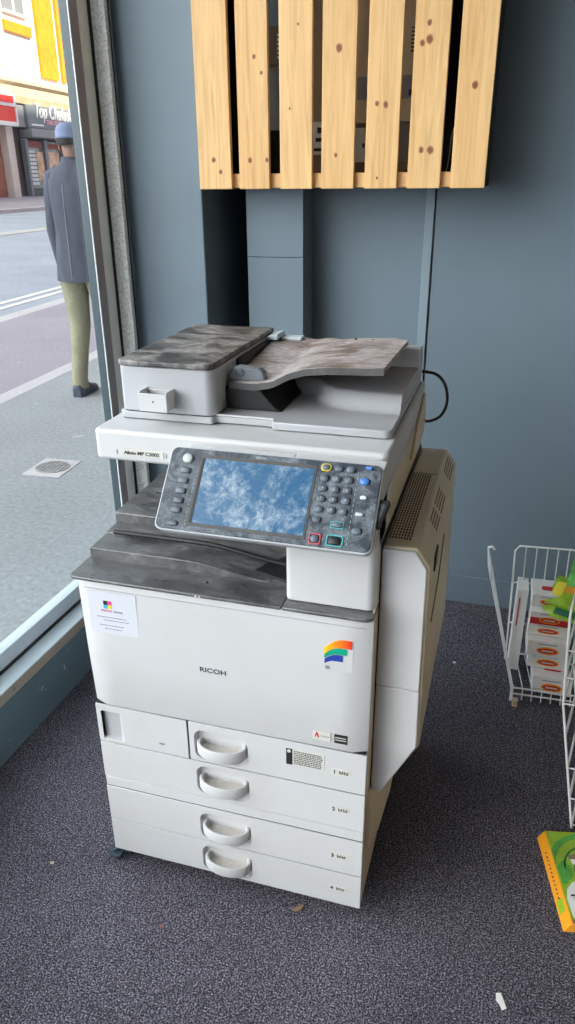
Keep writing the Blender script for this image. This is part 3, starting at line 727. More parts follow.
# scanner
bm = BM(); prism(bm, rrect(.0125, .5865, .100, .63, (.012, .016, .01, .01), 6), 'z', .985, 1.047); scn = obj('scanner', bm, M['white'], CP, .007, 3)
bm = BM(); prism(bm, [(.10, .90), (.022, .90), (.022, .955), (.055, 1.030), (.10, 1.036)], 'x', .4215, .5865); obj('panel_mount', bm, M['white'], CP, .004)
bm = BM(); prism(bm, [(.10, .985), (.0, .95), (.03, 1.01), (.10, 1.035)], 'x', .215, .4215); obj('panel_mount', bm, M['white'], CP, .004)
s = sticker('model_label', .0665, .158, .9985, 1.0125, M['labelp'], scn, .0995)
text('lettering', 'Aficio MP C3002', .0098, M['ink'], s, (.0755, .0985, 1.0015), XA, ZA, .0005, stretch=1.1, bold=.0002)
bm = BM(); 
for x in (.0595, .163): box(bm, x, x + .001, .0988, .0994, 1.0, 1.009)
obj('tick_mark', bm, M['ink_grey'], scn)
# side cable recess strip on the right flank of the scanner
bm = BM(); prism(bm, [(.40, .93), (.60, .93), (.60, 1.02), (.585, 1.03), (.47, .985)], 'x', .587, .5935); obj('side_moulding', bm, M['cream'], CP, .003)
# ---- document feeder
AF = bpy.data.objects.new('document_feeder', None); COL.objects.link(AF); AF.parent = CP; AF.location = (.01, .08, 1.047)
outl = [(.032, .60), (.032, .182), (.040, .174), (.228, .174), (.232, .178), (.232, .188), (.350, .188), (.350, .174)]
outl += [(.560 + .017 * math.sin(a), .191 - .017 * math.cos(a)) for a in (0, .4, .8, 1.2, PI / 2)] + [(.577, .612), (.032, .612)][:1] + [(.040, .612)]
bm = BM(); prism(bm, outl, 'z', 1.049, 1.064); bse = obj('feeder_base', bm, M['grey_pl'], AF, .0025)
bm = BM(); box(bm, .232, .350, .186, .189, 1.0645, 1.0675); obj('notch_lip', bm, M['white'], bse)
# lower exit surface as a height field with a raised plateau and a long hollow
def bound(x):
    P_ = [(.236, .43), (.31, .41), (.345, .395), (.385, .375), (.41, .33), (.44, .30), (.50, .288), (.577, .285)]
    for (a, ya), (b, yb) in zip(P_, P_[1:]):
        if x <= b: return ya + (yb - ya) * max(0, (x - a)) / (b - a)
    return P_[-1][1]
bm = BM(); nx_, ny_ = 60, 60; G = []
for i in range(nx_ + 1):
    row = []
    for j in range(ny_ + 1):
        x = .236 + (.576 - .236) * i / nx_; y = .19 + (.606 - .19) * j / ny_
        yb = bound(x); t = min(1, max(0, (y - yb + .008) / .03)); t = t * t * (3 - 2 * t)
        hi = 1.097 - .012 * min(1, max(0, (.60 - y) / .3)) * 0
        hi -= .010 * max(0, (.44 - x) / .2)
        z = 1.0645 + (hi - 1.0645) * t
        row.append(bm.verts.new((x, y, z)))
    G.append(row)
for i in range(nx_):
    for j in range(ny_): bm.faces.new((G[i][j], G[i + 1][j], G[i + 1][j + 1], G[i][j + 1]))
# skirt
for j in range(ny_):
    a, b = G[nx_][j], G[nx_][j + 1]; c = bm.verts.new((b.co.x, b.co.y, 1.0638)); d = bm.verts.new((a.co.x, a.co.y, 1.0638)); bm.faces.new((a, d, c, b))
obj('exit_surface', bm, M['grey_pl'], AF, smooth=True)
bm = BM(); prism(bm, [(.54, 1.064), (.61, 1.064), (.61, 1.128), (.60, 1.134), (.555, 1.134), (.54, 1.10)], 'x', .236, .578); obj('rear_housing', bm, M['grey_pl'], AF, .003)
# feed unit
bm = BM(); prism(bm, rrect(.041, .236, .172, .590, (.010, .020, .004, .004), 6), 'z', 1.0655, 1.1545); fdu = obj('feed_housing', bm, M['grey_pl'], AF, .003, 3)
bm = BM(); prism(bm, rrect(.0425, .2345, .1738, .588, (.010, .020, .004, .004), 6), 'z', 1.0640, 1.0660); obj('seam', bm, M['black'], fdu)
bm = BM(); prism(bm, rrect(.0385, .236, .166, .560, (.016, .018, .003, .003), 6), 'z', 1.1560, 1.1665); obj('feeder_lid', bm, M['lid'], AF, .0035, 3)
bm = BM(); prism(bm, [(.2365, 1.0655), (.352, 1.0655), (.338, 1.073), (.322, 1.090), (.306, 1.1085), (.2365, 1.1100)], 'y', .236, .535); box(bm, .2365, .244, .30, .538, 1.1125, 1.150); obj('feed_throat_shade', bm, M['black'], AF, .002)  # feed slot, plus a black wedge standing in for cavity shade below the tray
# original tray
def tz(x):
    P_ = [(.20, 1.121), (.30, 1.121), (.335, 1.128), (.37, 1.147), (.40, 1.156), (.44, 1.161), (.56, 1.166)]
    for (a, za), (b, zb) in zip(P_, P_[1:]):
        if x <= b:
            t = max(0, (x - a) / (b - a)); return za + (zb - za) * t
    return P_[-1][1]
bm = BM(); n = 36; x0_, x1_ = .246, .550
def y_back(x): return .565 if x < .515 else .565 - (x - .515) * .55
def y_front(x): return .228 if x > .30 else .228 + (.30 - x) * .1
TH = .0105
ringF = []
T0 = []; T1 = []; B0 = []; B1 = []
NY = 12; GR = []
for k in range(n + 1):
    x = x0_ + (x1_ - x0_) * k / n; row = []
    for j in range(NY + 1):
        t = j / NY; y = y_front(x) + (y_back(x) - y_front(x)) * t
        tilt = -.012 * t if x > .36 else .025 * t
        w_ = min(1, max(0, (x - .30) / .1)); tilt = .028 * t * (1 - w_) - .010 * t * w_
        row.append((x, y, tz(x) + tilt))
    GR.append(row)
VT = [[bm.verts.new(p) for p in r] for r in GR]; VB = [[bm.verts.new((p[0], p[1], p[2] - TH)) for p in r] for r in GR]
for i in range(n):
    for j in range(NY):
        bm.faces.new((VT[i][j], VT[i + 1][j], VT[i + 1][j + 1], VT[i][j + 1])); bm.faces.new((VB[i][j], VB[i][j + 1], VB[i + 1][j + 1], VB[i + 1][j]))
    bm.faces.new((VT[i][0], VB[i][0], VB[i + 1][0], VT[i + 1][0])); bm.faces.new((VT[i][NY], VT[i + 1][NY], VB[i + 1][NY], VB[i][NY]))
for j in range(NY):
    bm.faces.new((VT[0][j], VT[0][j + 1], VB[0][j + 1], VB[0][j])); bm.faces.new((VT[n][j], VB[n][j], VB[n][j + 1], VT[n][j + 1]))
otr = obj('original_tray', bm, M['origtray'], AF, smooth=True)
bm = BM()   # dark rim under the tray pad, along the front and right edges
pts = [(x0_ + (x1_ - x0_) * k / n, y_front(x0_ + (x1_ - x0_) * k / n) - .0025, tz(x0_ + (x1_ - x0_) * k / n) - .0045) for k in range(n + 1)]
for (a, b) in zip(pts, pts[1:]):
    vs = [bm.verts.new(q) for q in ((a[0], a[1], a[2] - .009), (b[0], b[1], b[2] - .009), (b[0], b[1], b[2] + .0035), (a[0], a[1], a[2] + .0035), (a[0], a[1] + .003, a[2] - .009), (b[0], b[1] + .003, b[2] - .009), (b[0], b[1] + .003, b[2] + .0035), (a[0], a[1] + .003, a[2] + .0035))]
    for f in ((0, 1, 2, 3), (4, 7, 6, 5), (3, 2, 6, 7), (0, 4, 5, 1)): bm.faces.new([vs[i] for i in f])
obj('tray_rim', bm, M['darkpl'], otr)
for (x, y) in ((.50, .54), (.47, .54), (.43, .545)):
    bm = BM(); box(bm, x, x + .006, y, y + .003, 1.1468, 1.1540); obj('paper_mark', bm, M['black'], otr)
# sliding paper guide
bm = BM()
prof = [(.242, 1.1215), (.318, 1.1215), (.314, 1.140), (.304, 1.1475), (.262, 1.150), (.250, 1.146), (.244, 1.134)]
prism(bm, prof, 'y', .240, .262); gd = obj('paper_guide', bm, M['guide'], AF, .004, 3)
bm = BM(); bmesh.ops.create_uvsphere(bm, u_segments=20, v_segments=10, radius=1, matrix=Matrix.Translation((.266, .240, 1.138)) @ Matrix.Diagonal((.010, .003, .009, 1))); obj('thumb_dimple', bm, M['button'], gd, smooth=True)
bm = BM(); prism(bm, [(.238, 1.150), (.262, 1.150), (.262, 1.162), (.238, 1.157)], 'y', .50, .56); prism(bm, [(.262, 1.146), (.31, 1.146), (.31, 1.152), (.262, 1.152)], 'y', .53, .56); obj('rear_guide', bm, M['alu_blue'], AF, .001)
# clip box on the feeder front
bm = BM(); x0c, x1c, y0c, y1c, z0c, z1c = .098, .156, .134, .172, 1.078, 1.113; w_ = .0025
box(bm, x0c, x1c, y0c, y0c + w_, z0c, z1c); box(bm, x0c, x0c + w_, y0c + w_, y1c, z0c, z1c + .003); box(bm, x1c - w_, x1c, y0c + w_, y1c, z0c, z1c + .003); box(bm, x0c + w_, x1c - w_, y0c + w_, y1c, z0c, z0c + w_); box(bm, x0c + w_, x1c - w_, y1c - w_, y1c, z0c + w_, z1c)
cb = obj('clip_box', bm, M['white'], AF, .0008)
bm = BM(); bmesh.ops.create_uvsphere(bm, u_segments=8, v_segments=6, radius=.0018, matrix=Matrix.Translation((.127, .1338, 1.098))); obj('dimple', bm, M['grey_pl'], cb)
# ---- operation panel
PA = Vector((.207, -.05, .931)); PU = Vector((1, 0, 0)); PV = Vector((.0, .10, .113)).normalized(); PN = PU.cross(PV)   # PN points to the reader
PMX = Matrix(((PU.x, PV.x, PN.x, PA.x), (PU.y, PV.y, PN.y, PA.y), (PU.z, PV.z, PN.z, PA.z), (0, 0, 0, 1)))
OP = bpy.data.objects.new('operation_panel', None); COL.objects.link(OP); OP.parent = CP; OP.location = Vector((.39, 0, .98)) - Vector(CP.location)
def pprism(bm, poly, d0, d1): prism(bm, poly, 'z', d0, d1)
bm = BM(); pprism(bm, rrect(-.0055, .379, -.003, .1535, .014, 6), -.020, -.002); obj('panel_shell', bm, M['panel_edge'], OP, .002, mtx=PMX)
bm = BM(); pprism(bm, rrect(-.003, .3765, -.0005, .151, .012, 6), -.006, .0); obj('panel_face', bm, M['panel'], OP, .001, mtx=PMX)
bm = BM(); pprism(bm, rrect(.055, .267, .009, .141, .001, 2), -.004, .0008); obj('screen_bezel', bm, M['darkpl'], OP, .0005, mtx=PMX)
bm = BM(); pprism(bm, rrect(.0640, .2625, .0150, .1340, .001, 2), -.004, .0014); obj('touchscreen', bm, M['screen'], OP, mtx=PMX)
bm = BM(); box(bm, .0585, .0636, .014, .134, .0008, .0016); obj('screen_gap', bm, M['black'], OP, mtx=PMX)
def pbutton(x, y, rx, ry, mat, h=.004, name='button', rr=None, label=None):
    bm = BM(); rr = rr or min(rx, ry) * .95
    o = rrect(x - rx, x + rx, y - ry, y + ry, rr, 5); i = rrect(x - rx * .82, x + rx * .82, y - ry * .82, y + ry * .82, rr * .8, 5)
    loft(bm, [[(p[0], p[1], -.002) for p in o], [(p[0], p[1], h * .7) for p in o], [(p[0], p[1], h) for p in i]])
    return obj(name, bm, mat, OP, smooth=True, mtx=PMX, label=label)
def pring(x, y, rx, ry, mat, rr, t=.0016, label=None):
    bm = BM(); tube(bm, [(p[0], p[1], .0012) for p in rrect(x - rx, x + rx, y - ry, y + ry, rr, 5)], t * .5, 6, closed=True)
    return obj('button_ring', bm, mat, OP, smooth=True, mtx=PMX, label=label)
def ptext(t, x, y, size, mat, h=.0044, al='CENTER'):
    return text('lettering', t, size, mat, OP, PMX @ Vector((x, y, h)), PU, PV, .0003, al)
for i, ch in enumerate('1234567890'):
    r, c = divmod(i, 3)
    x, y = .2822 + .0210 * c, .1197 - .0185 * r
    if ch == '0': x, y = .3032, .0645
    pbutton(x, y, .0075, .0062, M['button']); ptext(ch, x, y - .002, .0065, M['button_lt'])
pbutton(.2815, .0643, .0075, .0062, M['button']); ptext('*', .2815, .0615, .0065, M['button_lt'])
pbutton(.3228, .0643, .0075, .0062, M['button']); ptext('#', .3228, .0625, .0060, M['button_lt'])
pbutton(.2812, .0458, .0075, .0055, M['button'])
pbutton(.2821, .1388, .0070, .0052, M['button'], label='yellow ringed button'); pring(.2821, .1388, .0080, .0055, M['ring_y'], .005, .003)
pbutton(.3039, .1386, .0075, .0055, M['button']); pbutton(.3245, .1386, .0075, .0055, M['button'])
pbutton(.3549, .1440, .0060, .0028, M['blue_bt'], label='blue oval indicator'); pbutton(.3506, .1199, .0080, .0060, M['blue_bt'], label='blue button')
pbutton(.3532, .0917, .0060, .0032, M['button_lt']); pbutton(.3507, .0622, .0070, .0030, M['button_lt'], label='pale grey button'); pbutton(.3506, .0333, .0080, .0062, M['button'])
pbutton(.3171, .0400, .0095, .0042, M['button'], label='teal ringed button'); pring(.3171, .0400, .0105, .0052, M['ring_g'], .002)
pbutton(.2836, .0126, .0070, .0068, M['button'], label='red ringed stop button'); pring(.2836, .0126, .0090, .0085, M['ring_r'], .003, .002)
pbutton(.3173, .0131, .0105, .0072, M['black'], label='teal ringed start button'); pring(.3173, .0131, .0130, .0088, M['ring_g'], .003, .0022)
pbutton(.0312, .1307, .0095, .0082, M['button_lt'], .005, label='pale round home button')
for k, y in enumerate((.1085, .0890, .0700, .0522, .0345)): pbutton(.0312 - .0002 * k, y, .0090, .0052, M['button'], rr=.003)
pbutton(.0295, .0100, .0095, .0048, M['panel'])
ptext('RICOH', .165, .1425, .0062, M['button_lt'], .0006)
bm = BM()
for i in range(14): box(bm, .3374, .3380, .008 + i * .0095, .013 + i * .0095, 0, .0008); box(bm, .0517, .0523, .008 + i * .0075, .012 + i * .0075, 0, .0008)
obj('dotted_line', bm, M['button_lt'], OP, mtx=PMX)
bm = BM(); pprism(bm, [(.372, .0440), (.385, .0470), (.3965, .0900), (.3945, .0960), (.372, .0950)], -.022, -.010); cs = obj('card_slot', bm, M['black'], OP, .002, mtx=PMX)
bm = BM(); pprism(bm, [(.375, .0560), (.383, .0580), (.390, .0850), (.388, .0890), (.377, .0880)], -.0105, -.009); obj('slot_cover', bm, M['panel'], cs, .001, mtx=PMX)
# ---- right-hand duplex unit, bellied out of the flank
SU = bpy.data.objects.new('side_unit', None); COL.objects.link(SU); SU.parent = CP; SU.location = Vector((.63, .32, .33)) - Vector(CP.location)
bm = BM()
def sec(y, inn=0, low=0):
    return [(.5885, y, .893), (.650, y, .893), (.674, y, .858), (.6775, y, .59), (.679, y, .46), (.612, y, .325), (.5885, y, .325)]
r0 = sec(.060); 
r0[5] = (.612, .085, .325); r0[6] = (.5885, .085, .325); r0[4] = (.679, .066, .455); 
loft(bm, [r0, sec(.30), sec(.60)]); ss_ = obj('shell', bm, M['cream'], SU, .005, 3)
bm = BM(); prism(bm, [(.589, .889), (.648, .889), (.6695, .857), (.6725, .595), (.589, .595)], 'y', .0545, .062); obj('front_plate', bm, M['white'], SU, .003)
bm = BM(); prism(bm, [(.589, .330), (.611, .330), (.6755, .461), (.6725, .594), (.589, .594)], 'y', .0555, .075); obj('lower_plate', bm, M['white'], SU, .003)
bm = BM(); box(bm, .5872, .5895, .058, .60, .33, .90); obj('gap', bm, M['black'], SU)
# vent: rows of dark slots in the top
bm = BM()
for i in range(8):
    for j in range(27):
        x = .594 + i * .0052; y = .092 + j * .0122
        if i > 5 and j < 3: pass
        box(bm, x, x + .0028, y, y + .0078, .8925, .8938)
obj('vent', bm, M['black'], SU)
bm = BM(); box(bm, .592, .647, .425, .4262, .8928, .8937); obj('seam', bm, M['card_brown'], SU)
# chamfer details: slots, dark latch, long line
CH0 = Vector((.650, 0, .893)); CH1 = Vector((.674, 0, .858)); cu_ = (CH1 - CH0).normalized(); cn = Vector((-cu_.z, 0, cu_.x)); cn = cn if cn.x > 0 else -cn
def chbox(bm, y0, y1, s0, s1, h=.0008):
    P = [CH0 + cu_ * s0, CH0 + cu_ * s1, CH0 + cu_ * s1 + cn * h, CH0 + cu_ * s0 + cn * h]
    A = [bm.verts.new((p.x, y0, p.z)) for p in P]; B = [bm.verts.new((p.x, y1, p.z)) for p in P]
    bm.faces.new(A); bm.faces.new(B[::-1])
    for i in range(4): bm.faces.new((A[i], B[i], B[(i + 1) % 4], A[(i + 1) % 4]))
for (a, b) in ((.20, .265), (.285, .375), (.47, .57)):
    bm = BM()
    for k in range(4): chbox(bm, a, b, .009 + k * .0075, .0115 + k * .0075)
    obj('side_vent', bm, M['card_brown'], SU)
bm = BM(); box(bm, .6735, .6775, .13, .175, .815, .850); obj('latch', bm, M['black'], SU, .001)
bm = BM(); tube(bm, [(.6770, .14, .70), (.6768, .26, .74), (.6765, .33, .80)], .0012, 6); obj('door_seam', bm, M['card_brown'], SU)
# rounded shoulder under the side unit
bm = BM()
loft(bm, [[(.5875 + .030 * math.sin(a) * s, .03 + .14 * k, .325 - .075 + .085 * math.cos(a) * 1.0) for a in [PI * q / 10 for q in range(11)]] for k, s in ((0, .25), (.35, .8), (1, 1), (2.5, .9))])
obj('shoulder', bm, M['cream'], CP, smooth=True)
# cable loop at the back of the feeder
bm = BM()
cp = [(.560, .612, 1.072), (.590, .618, 1.070), (.612, .62, 1.064), (.630, .62, 1.045), (.639, .62, 1.015), (.637, .62, .988), (.626, .62, .966), (.608, .62, .954), (.594, .612, .954), (.588, .60, .965)]
def smooth_path(P, k=6):
    out = []; P = [Vector(p) for p in P]
    for i in range(len(P) - 1):
        p0, p1, p2, p3 = P[max(i - 1, 0)], P[i], P[i + 1], P[min(i + 2, len(P) - 1)]
        for j in range(k):
            t = j / k; out.append(.5 * ((2 * p1) + (p2 - p0) * t + (2 * p0 - 5 * p1 + 4 * p2 - p3) * t * t + (3 * p1 - p0 - 3 * p2 + p3) * t ** 3))
    out.append(P[-1]); return out
tube(bm, smooth_path(cp), .0035, 10); obj('cable', bm, M['cable'], CP, smooth=True)
# castors
for (x, y) in ((.022, .035), (.55, .06), (.04, .55), (.55, .55)):
    bm = BM(); bmesh.ops.create_cone(bm, cap_ends=True, segments=24, radius1=.0215, radius2=.0215, depth=.018, matrix=Matrix.Translation((x, y, .0215)) @ Matrix.Rotation(PI / 2, 4, 'Y'))
    cw = obj('castor', bm, M['castor'], CP, .002, 3)
    bm = BM(); box(bm, x - .016, x + .016, y - .014, y + .016, .036, .046); box(bm, x - .016, x - .012, y - .01, y + .01, .02, .038); box(bm, x + .012, x + .016, y - .01, y + .01, .02, .038); obj('fork', bm, M['castor'], cw, .001)
bm = BM(); prism(bm, rrect(-.022, .012, -.004, .030, .006, 3), 'z', .012, .018); tube(bm, [(-.016, .008, .014), (.01, .02, .034)], .005, 8); obj('brake_lever', bm, M['castor'], CP, .001)

# ================================================================== SLATTED CUPBOARD
CU = thing('slatted_cupboard', 'wall cupboard fronted with vertical knotty pine slats', 'cupboard', (.235, 1.30, 1.453))
ZT = 2.20
def knots_for(x0, lst): return lst
slats = [(-.184, -.081, [(-.115, 1.50, .0048), (-.135, 1.532, .006)]),
         (-.056, .037, [(.018, 1.75, .004), (-.002, 1.79, .0045), (-.022, 1.53, .006), (.03, 1.53, .005)]),
         (.070, .1655, [(.10, 1.66, .003), (.125, 1.86, .003)]),
         (.193, .288, [(.24, 1.80, .008), (.235, 1.54, .0045)]),
         (.3195, .4115, [(.348, 1.665, .005), (.372, 1.662, .007), (.355, 1.48, .003)]),
         (.4405, .5315, [(.462, 1.80, .007), (.480, 1.808, .009), (.478, 1.845, .006), (.475, 1.55, .0065), (.500, 1.548, .0085)]),
         (.5595, .6525, [(.605, 1.70, .0075)])]
for i, (a, b, kn) in enumerate(slats):
    mt_ = pine('knotty pine %s' % 'abcdefg'[i], [(kx - .235, kz - 1.453, r) for kx, kz, r in kn], i * 3.1, 1.0 if i % 2 else 1.04)
    bm = BM(); box(bm, a, b, 1.170, 1.186, 1.4525, ZT); obj('slat', bm, mt_, CU, .0015)
railm = pine('pine rail', [], 40, .98)
bm = BM(); box(bm, -.180, .650, 1.1862, 1.206, 1.4555, 1.4945); obj('bottom_rail', bm, railm, CU, .0015)
bm = BM(); box(bm, -.180, .650, 1.1862, 1.206, 2.14, 2.19); obj('top_rail', bm, railm, CU, .0015)
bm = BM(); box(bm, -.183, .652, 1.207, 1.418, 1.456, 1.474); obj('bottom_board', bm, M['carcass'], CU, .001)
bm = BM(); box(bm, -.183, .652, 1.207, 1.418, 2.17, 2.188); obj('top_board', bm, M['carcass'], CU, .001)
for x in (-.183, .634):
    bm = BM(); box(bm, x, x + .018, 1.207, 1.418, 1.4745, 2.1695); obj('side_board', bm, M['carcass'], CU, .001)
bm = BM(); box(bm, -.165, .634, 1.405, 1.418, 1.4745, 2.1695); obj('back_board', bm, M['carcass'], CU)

def carton(name, label, x0, x1, y0, y1, z0, z1, mat, cat='carton'):
    t = thing(name, label, cat, ((x0 + x1) / 2, (y0 + y1) / 2, z0), None)
    bm = BM(); box(bm, x0, x1, y0, y1, z0, z1); obj('box_body', bm, mat, t, .0015); return t
Z0 = 1.4745
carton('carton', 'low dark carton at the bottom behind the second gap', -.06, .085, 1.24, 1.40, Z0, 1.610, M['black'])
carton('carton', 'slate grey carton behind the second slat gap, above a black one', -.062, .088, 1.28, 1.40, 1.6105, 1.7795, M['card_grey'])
c = carton('carton', 'small brown printed carton near the top behind the second slat gap', -.03, .075, 1.27, 1.40, 1.7800, 1.875, M['card_umber'])
bm = BM()
for k in range(6): box(bm, .034, .042, 1.2690, 1.2698, 1.795 + k * .011, 1.801 + k * .011)
obj('print', bm, M['card_white'], c)
carton('carton', 'flat brown carton on the cupboard base below the white socket', .105, .235, 1.25, 1.39, Z0, 1.543, M['card_brown'])
c = thing('socket_box', 'white socket faceplate box behind the third slat gap', 'socket box', (.155, 1.27, 1.5435))
bm = BM(); box(bm, .125, .187, 1.252, 1.30, 1.5435, 1.630); sb = obj('faceplate', bm, M['card_white'], c, .002)
bm = BM(); box(bm, .160, .176, 1.2505, 1.2515, 1.60, 1.615); box(bm, .155, .18, 1.2505, 1.2515, 1.578, 1.588); box(bm, .15, .186, 1.2505, 1.2515, 1.553, 1.561); obj('socket_holes', bm, M['ink'], sb)
carton('carton', 'tall brown carton behind the third slat gap', .112, .222, 1.31, 1.40, 1.5435, 2.0, M['card_brown'])
c = carton('carton', 'long flat brown carton on the cupboard base beneath the cream box', .245, .50, 1.25, 1.40, Z0, 1.522, M['card_brown'])
bm = BM(); box(bm, .425, .434, 1.249, 1.2498, 1.488, 1.50); obj('print', bm, M['ink'], c)
c = carton('switch_box', 'small cream box with a keyhole print behind the fourth gap', .255, .318, 1.26, 1.31, 1.5225, 1.612, M['labelp'], 'box')
bm = BM(); box(bm, .293, .300, 1.2590, 1.2598, 1.56, 1.572); obj('print', bm, M['ink'], c)
carton('carton', 'umber carton standing between the flat brown box and the big tan box', .325, .47, 1.28, 1.40, 1.5225, 1.625, M['card_umber'])
carton('carton', 'dark carton set back behind the small cream box', .235, .322, 1.32, 1.40, 1.5225, 1.625, M['card_umber'])
c = carton('carton', 'big tan carton with a grey label band behind the middle slats', .245, .48, 1.27, 1.40, 1.6255, 2.0, M['card_tan'])
bm = BM(); box(bm, .2445, .4805, 1.2690, 1.2698, 1.683, 1.740); lb = obj('label_band', bm, M['card_grey'], c)
bm = BM()
for x in (.312, .430):
    for k in range(7): box(bm, x - .012, x + .004, 1.2690, 1.2698, 1.795 + k * .009, 1.799 + k * .009)
for x in (.299, .418): box(bm, x, x + .012, 1.2682, 1.2689, 1.69, 1.705)
obj('print', bm, M['ink'], lb)
# a few dry stalks standing at the right end
for k in range(4):
    bm = BM(); x = .535 + k * .012
    tube(bm, smooth_path([(x, 1.26 + .01 * k, Z0), (x + .008, 1.262, 1.53), (x + .012 - .004 * k, 1.265, 1.59 + .02 * k), (x + .03, 1.262, 1.64 + .015 * k)], 4), .0016, 6)
    tag(settle(obj('dry_stalk', bm, M['card_tan'], None, smooth=True)), 'thin dry stalk standing at the right end inside the slatted cupboard', 'stalk', 'dry stalks inside the cupboard')

# ================================================================== WIRE BASKETS AND GOODS
def wires(name, segs, r, parent, label=None):
    bm = BM()
    for s_ in segs: tube(bm, s_, r, 8)
    return obj(name, bm, M['wire'], parent, smooth=True, label=label)
BK = thing('wire_basket', 'white wire display basket against the back wall, filled with snack packets', 'basket', (1.10, .97, 0))
# corners: front-left bottom, back-left bottom...
fl, bl_, fr_, br_ = Vector((.892, .865, .03)), Vector((.868, 1.085, .03)), Vector((1.34, .885, .03)), Vector((1.33, 1.11, .03))
btl, btr = Vector((.852, 1.03, .452)), Vector((1.32, 1.06, .46))
# back grid
def lerp(a, b, t): return a + (b - a) * t
rounded = [bl_, lerp(bl_, btl, .96), lerp(btl, btr, .025) + Vector((0, 0, .001)), lerp(btl, btr, .975), lerp(br_, btr, .96), br_]
wires('back_frame', [rounded, [bl_, br_], [lerp(bl_, btl, .68), lerp(br_, btr, .68)], [lerp(bl_, btl, .3), lerp(br_, btr, .3)]], .0030, BK)
wires('back_wires', [[lerp(bl_, br_, k / 15), lerp(btl, btr, (k) / 15)] for k in range(1, 15)], .0019, BK)
tl2, tb2 = Vector((.779, .975, .40)), Vector((.773, 1.10, .402))
wires('side_panel', [[fl, tl2], [bl_, tb2], [tl2, tb2], [fl, bl_]] + [[lerp(fl, tl2, t), lerp(bl_, tb2, t)] for t in (.15, .3, .45, .6, .75, .9)], .0028, BK)
wires('hook', [[tb2, tb2 + Vector((.012, -.004, .006)), tb2 + Vector((.020, -.004, -.004))]], .0045, BK)
wires('floor_frame', [[fl, fr_], [fr_, br_], [fl + Vector((0, 0, .022)), fr_ + Vector((0, 0, .022))], [fl, bl_]], .0028, BK)
wires('floor_wires', [[lerp(fl, fr_, k / 16) + Vector((0, -.012, -.012)), lerp(fl, fr_, k / 16), lerp(fl, fr_, k / 16) + Vector((0, .0, .022)), lerp(bl_, br_, k / 16)] for k in range(17)], .0017, BK)
wires('foot', [[fl + Vector((-.003, 0, .03)), Vector((fl.x - .003, fl.y, .0045))], [fr_, Vector((fr_.x, fr_.y, .0045))], [bl_, Vector((bl_.x, bl_.y, .0045))], [br_, Vector((br_.x, br_.y, .0045))]], .0045, BK)
bm = BM(); prism(bm, rrect(.893, .910, .838, .858, .004, 3), 'z', .0, .022); tag(settle(obj('castor_block', bm, M['card_tan'], None, .002)), 'small tan block wedged under the front left corner of the wire basket', 'block')

def rotz(cx, cy, a): return Matrix.Translation((cx, cy, 0)) @ Matrix.Rotation(a, 4, 'Z') @ Matrix.Translation((-cx, -cy, 0))
def snack(label, x0, y0, z0, w, d, h, tilt=0, yaw=0, logo='oval', band=False):
    """white carton with a red-and-orange oval mark; lies with its end panel forward"""
    t = thing('snack_box', label, 'snack box', (x0 + w / 2, y0 + d / 2, z0), 'white snack boxes in the wire basket')
    mt = Matrix.Translation((x0 + w / 2, y0 + d / 2, z0)) @ Matrix.Rotation(yaw, 4, 'Z') @ Matrix.Rotation(tilt, 4, 'X')
    bm = BM(); box(bm, -w / 2, w / 2, -d / 2, d / 2, 0, h); bx = obj('carton', bm, M['card_white'], t, .0015, mtx=mt)
    yf = -d / 2 - .0008
    if band:
        bm = BM(); box(bm, -w / 2 + .001, w / 2 - .001, yf, yf + .0006, .003, h * .55); obj('red_band', bm, M['red'], t, mtx=mt)
    bm = BM(); pl_ = [(math.cos(2 * PI * k / 20) * w * .27, h * .42 + math.sin(2 * PI * k / 20) * h * .24) for k in range(20)]
    prism(bm, pl_, 'y', yf - .0006, yf + .0004); mk = obj('mark', bm, M['orange'], t, mtx=mt)
    bm = BM(); pl_ = [(math.cos(2 * PI * k / 20) * w * .23, h * .42 + math.sin(2 * PI * k / 20) * h * .16) for k in range(20)]
    prism(bm, pl_, 'y', yf - .0012, yf - .0005); obj('mark_centre', bm, M['red'], mk, mtx=mt)
    bm = BM(); box(bm, -w * .15, w * .14, yf - .0016, yf - .0010, h * .38, h * .46); obj('mark_script', bm, M['labelp'], mk, mtx=mt)
    bm = BM(); box(bm, -w * .26, w * .22, yf - .0004, yf + .0004, h * .80, h * .84); obj('small_print', bm, M['ink_grey'], t, mtx=mt)
    bm = BM(); pl_ = [(x, y) for x, y in rrect(-w * .22, w * .22, -d * .20, d * .05, .006, 3)]
    prism(bm, pl_, 'z', h, h + .0006); obj('top_mark', bm, M['red'], t, mtx=mt)
    return t
snack('lowest white snack box at the front left of the wire basket', .945, .880, .038, .115, .13, .058)
snack('white snack box second from the bottom, set back over the lowest', .925, .925, .0975, .120, .13, .052)
snack('white snack box third up, its oval mark facing out', .915, .905, .1515, .120, .13, .055, 0, .03)
snack('white snack box fourth up, under the red banded box', .915, .935, .2080, .118, .13, .040, 0, -.02)
snack('white snack box with a broad red band, second from the top', .915, .925, .2495, .112, .12, .046, 0, .0, band=True)
snack('topmost white snack box of the left stack, leaning back', .912, .955, .2970, .105, .10, .040, 0, .04)
t = thing('snack_box', 'tall narrow white carton standing at the far left of the stack', 'snack box', (.888, .975, .032), 'white snack boxes in the wire basket')
bm = BM(); box(bm, .872, .905, .985, 1.065, .034, .33); obj('carton', bm, M['card_white'], t, .0015)
bm = BM(); box(bm, .880, .884, .9842, .9850, .20, .30); obj('print', bm, M['red'], t)

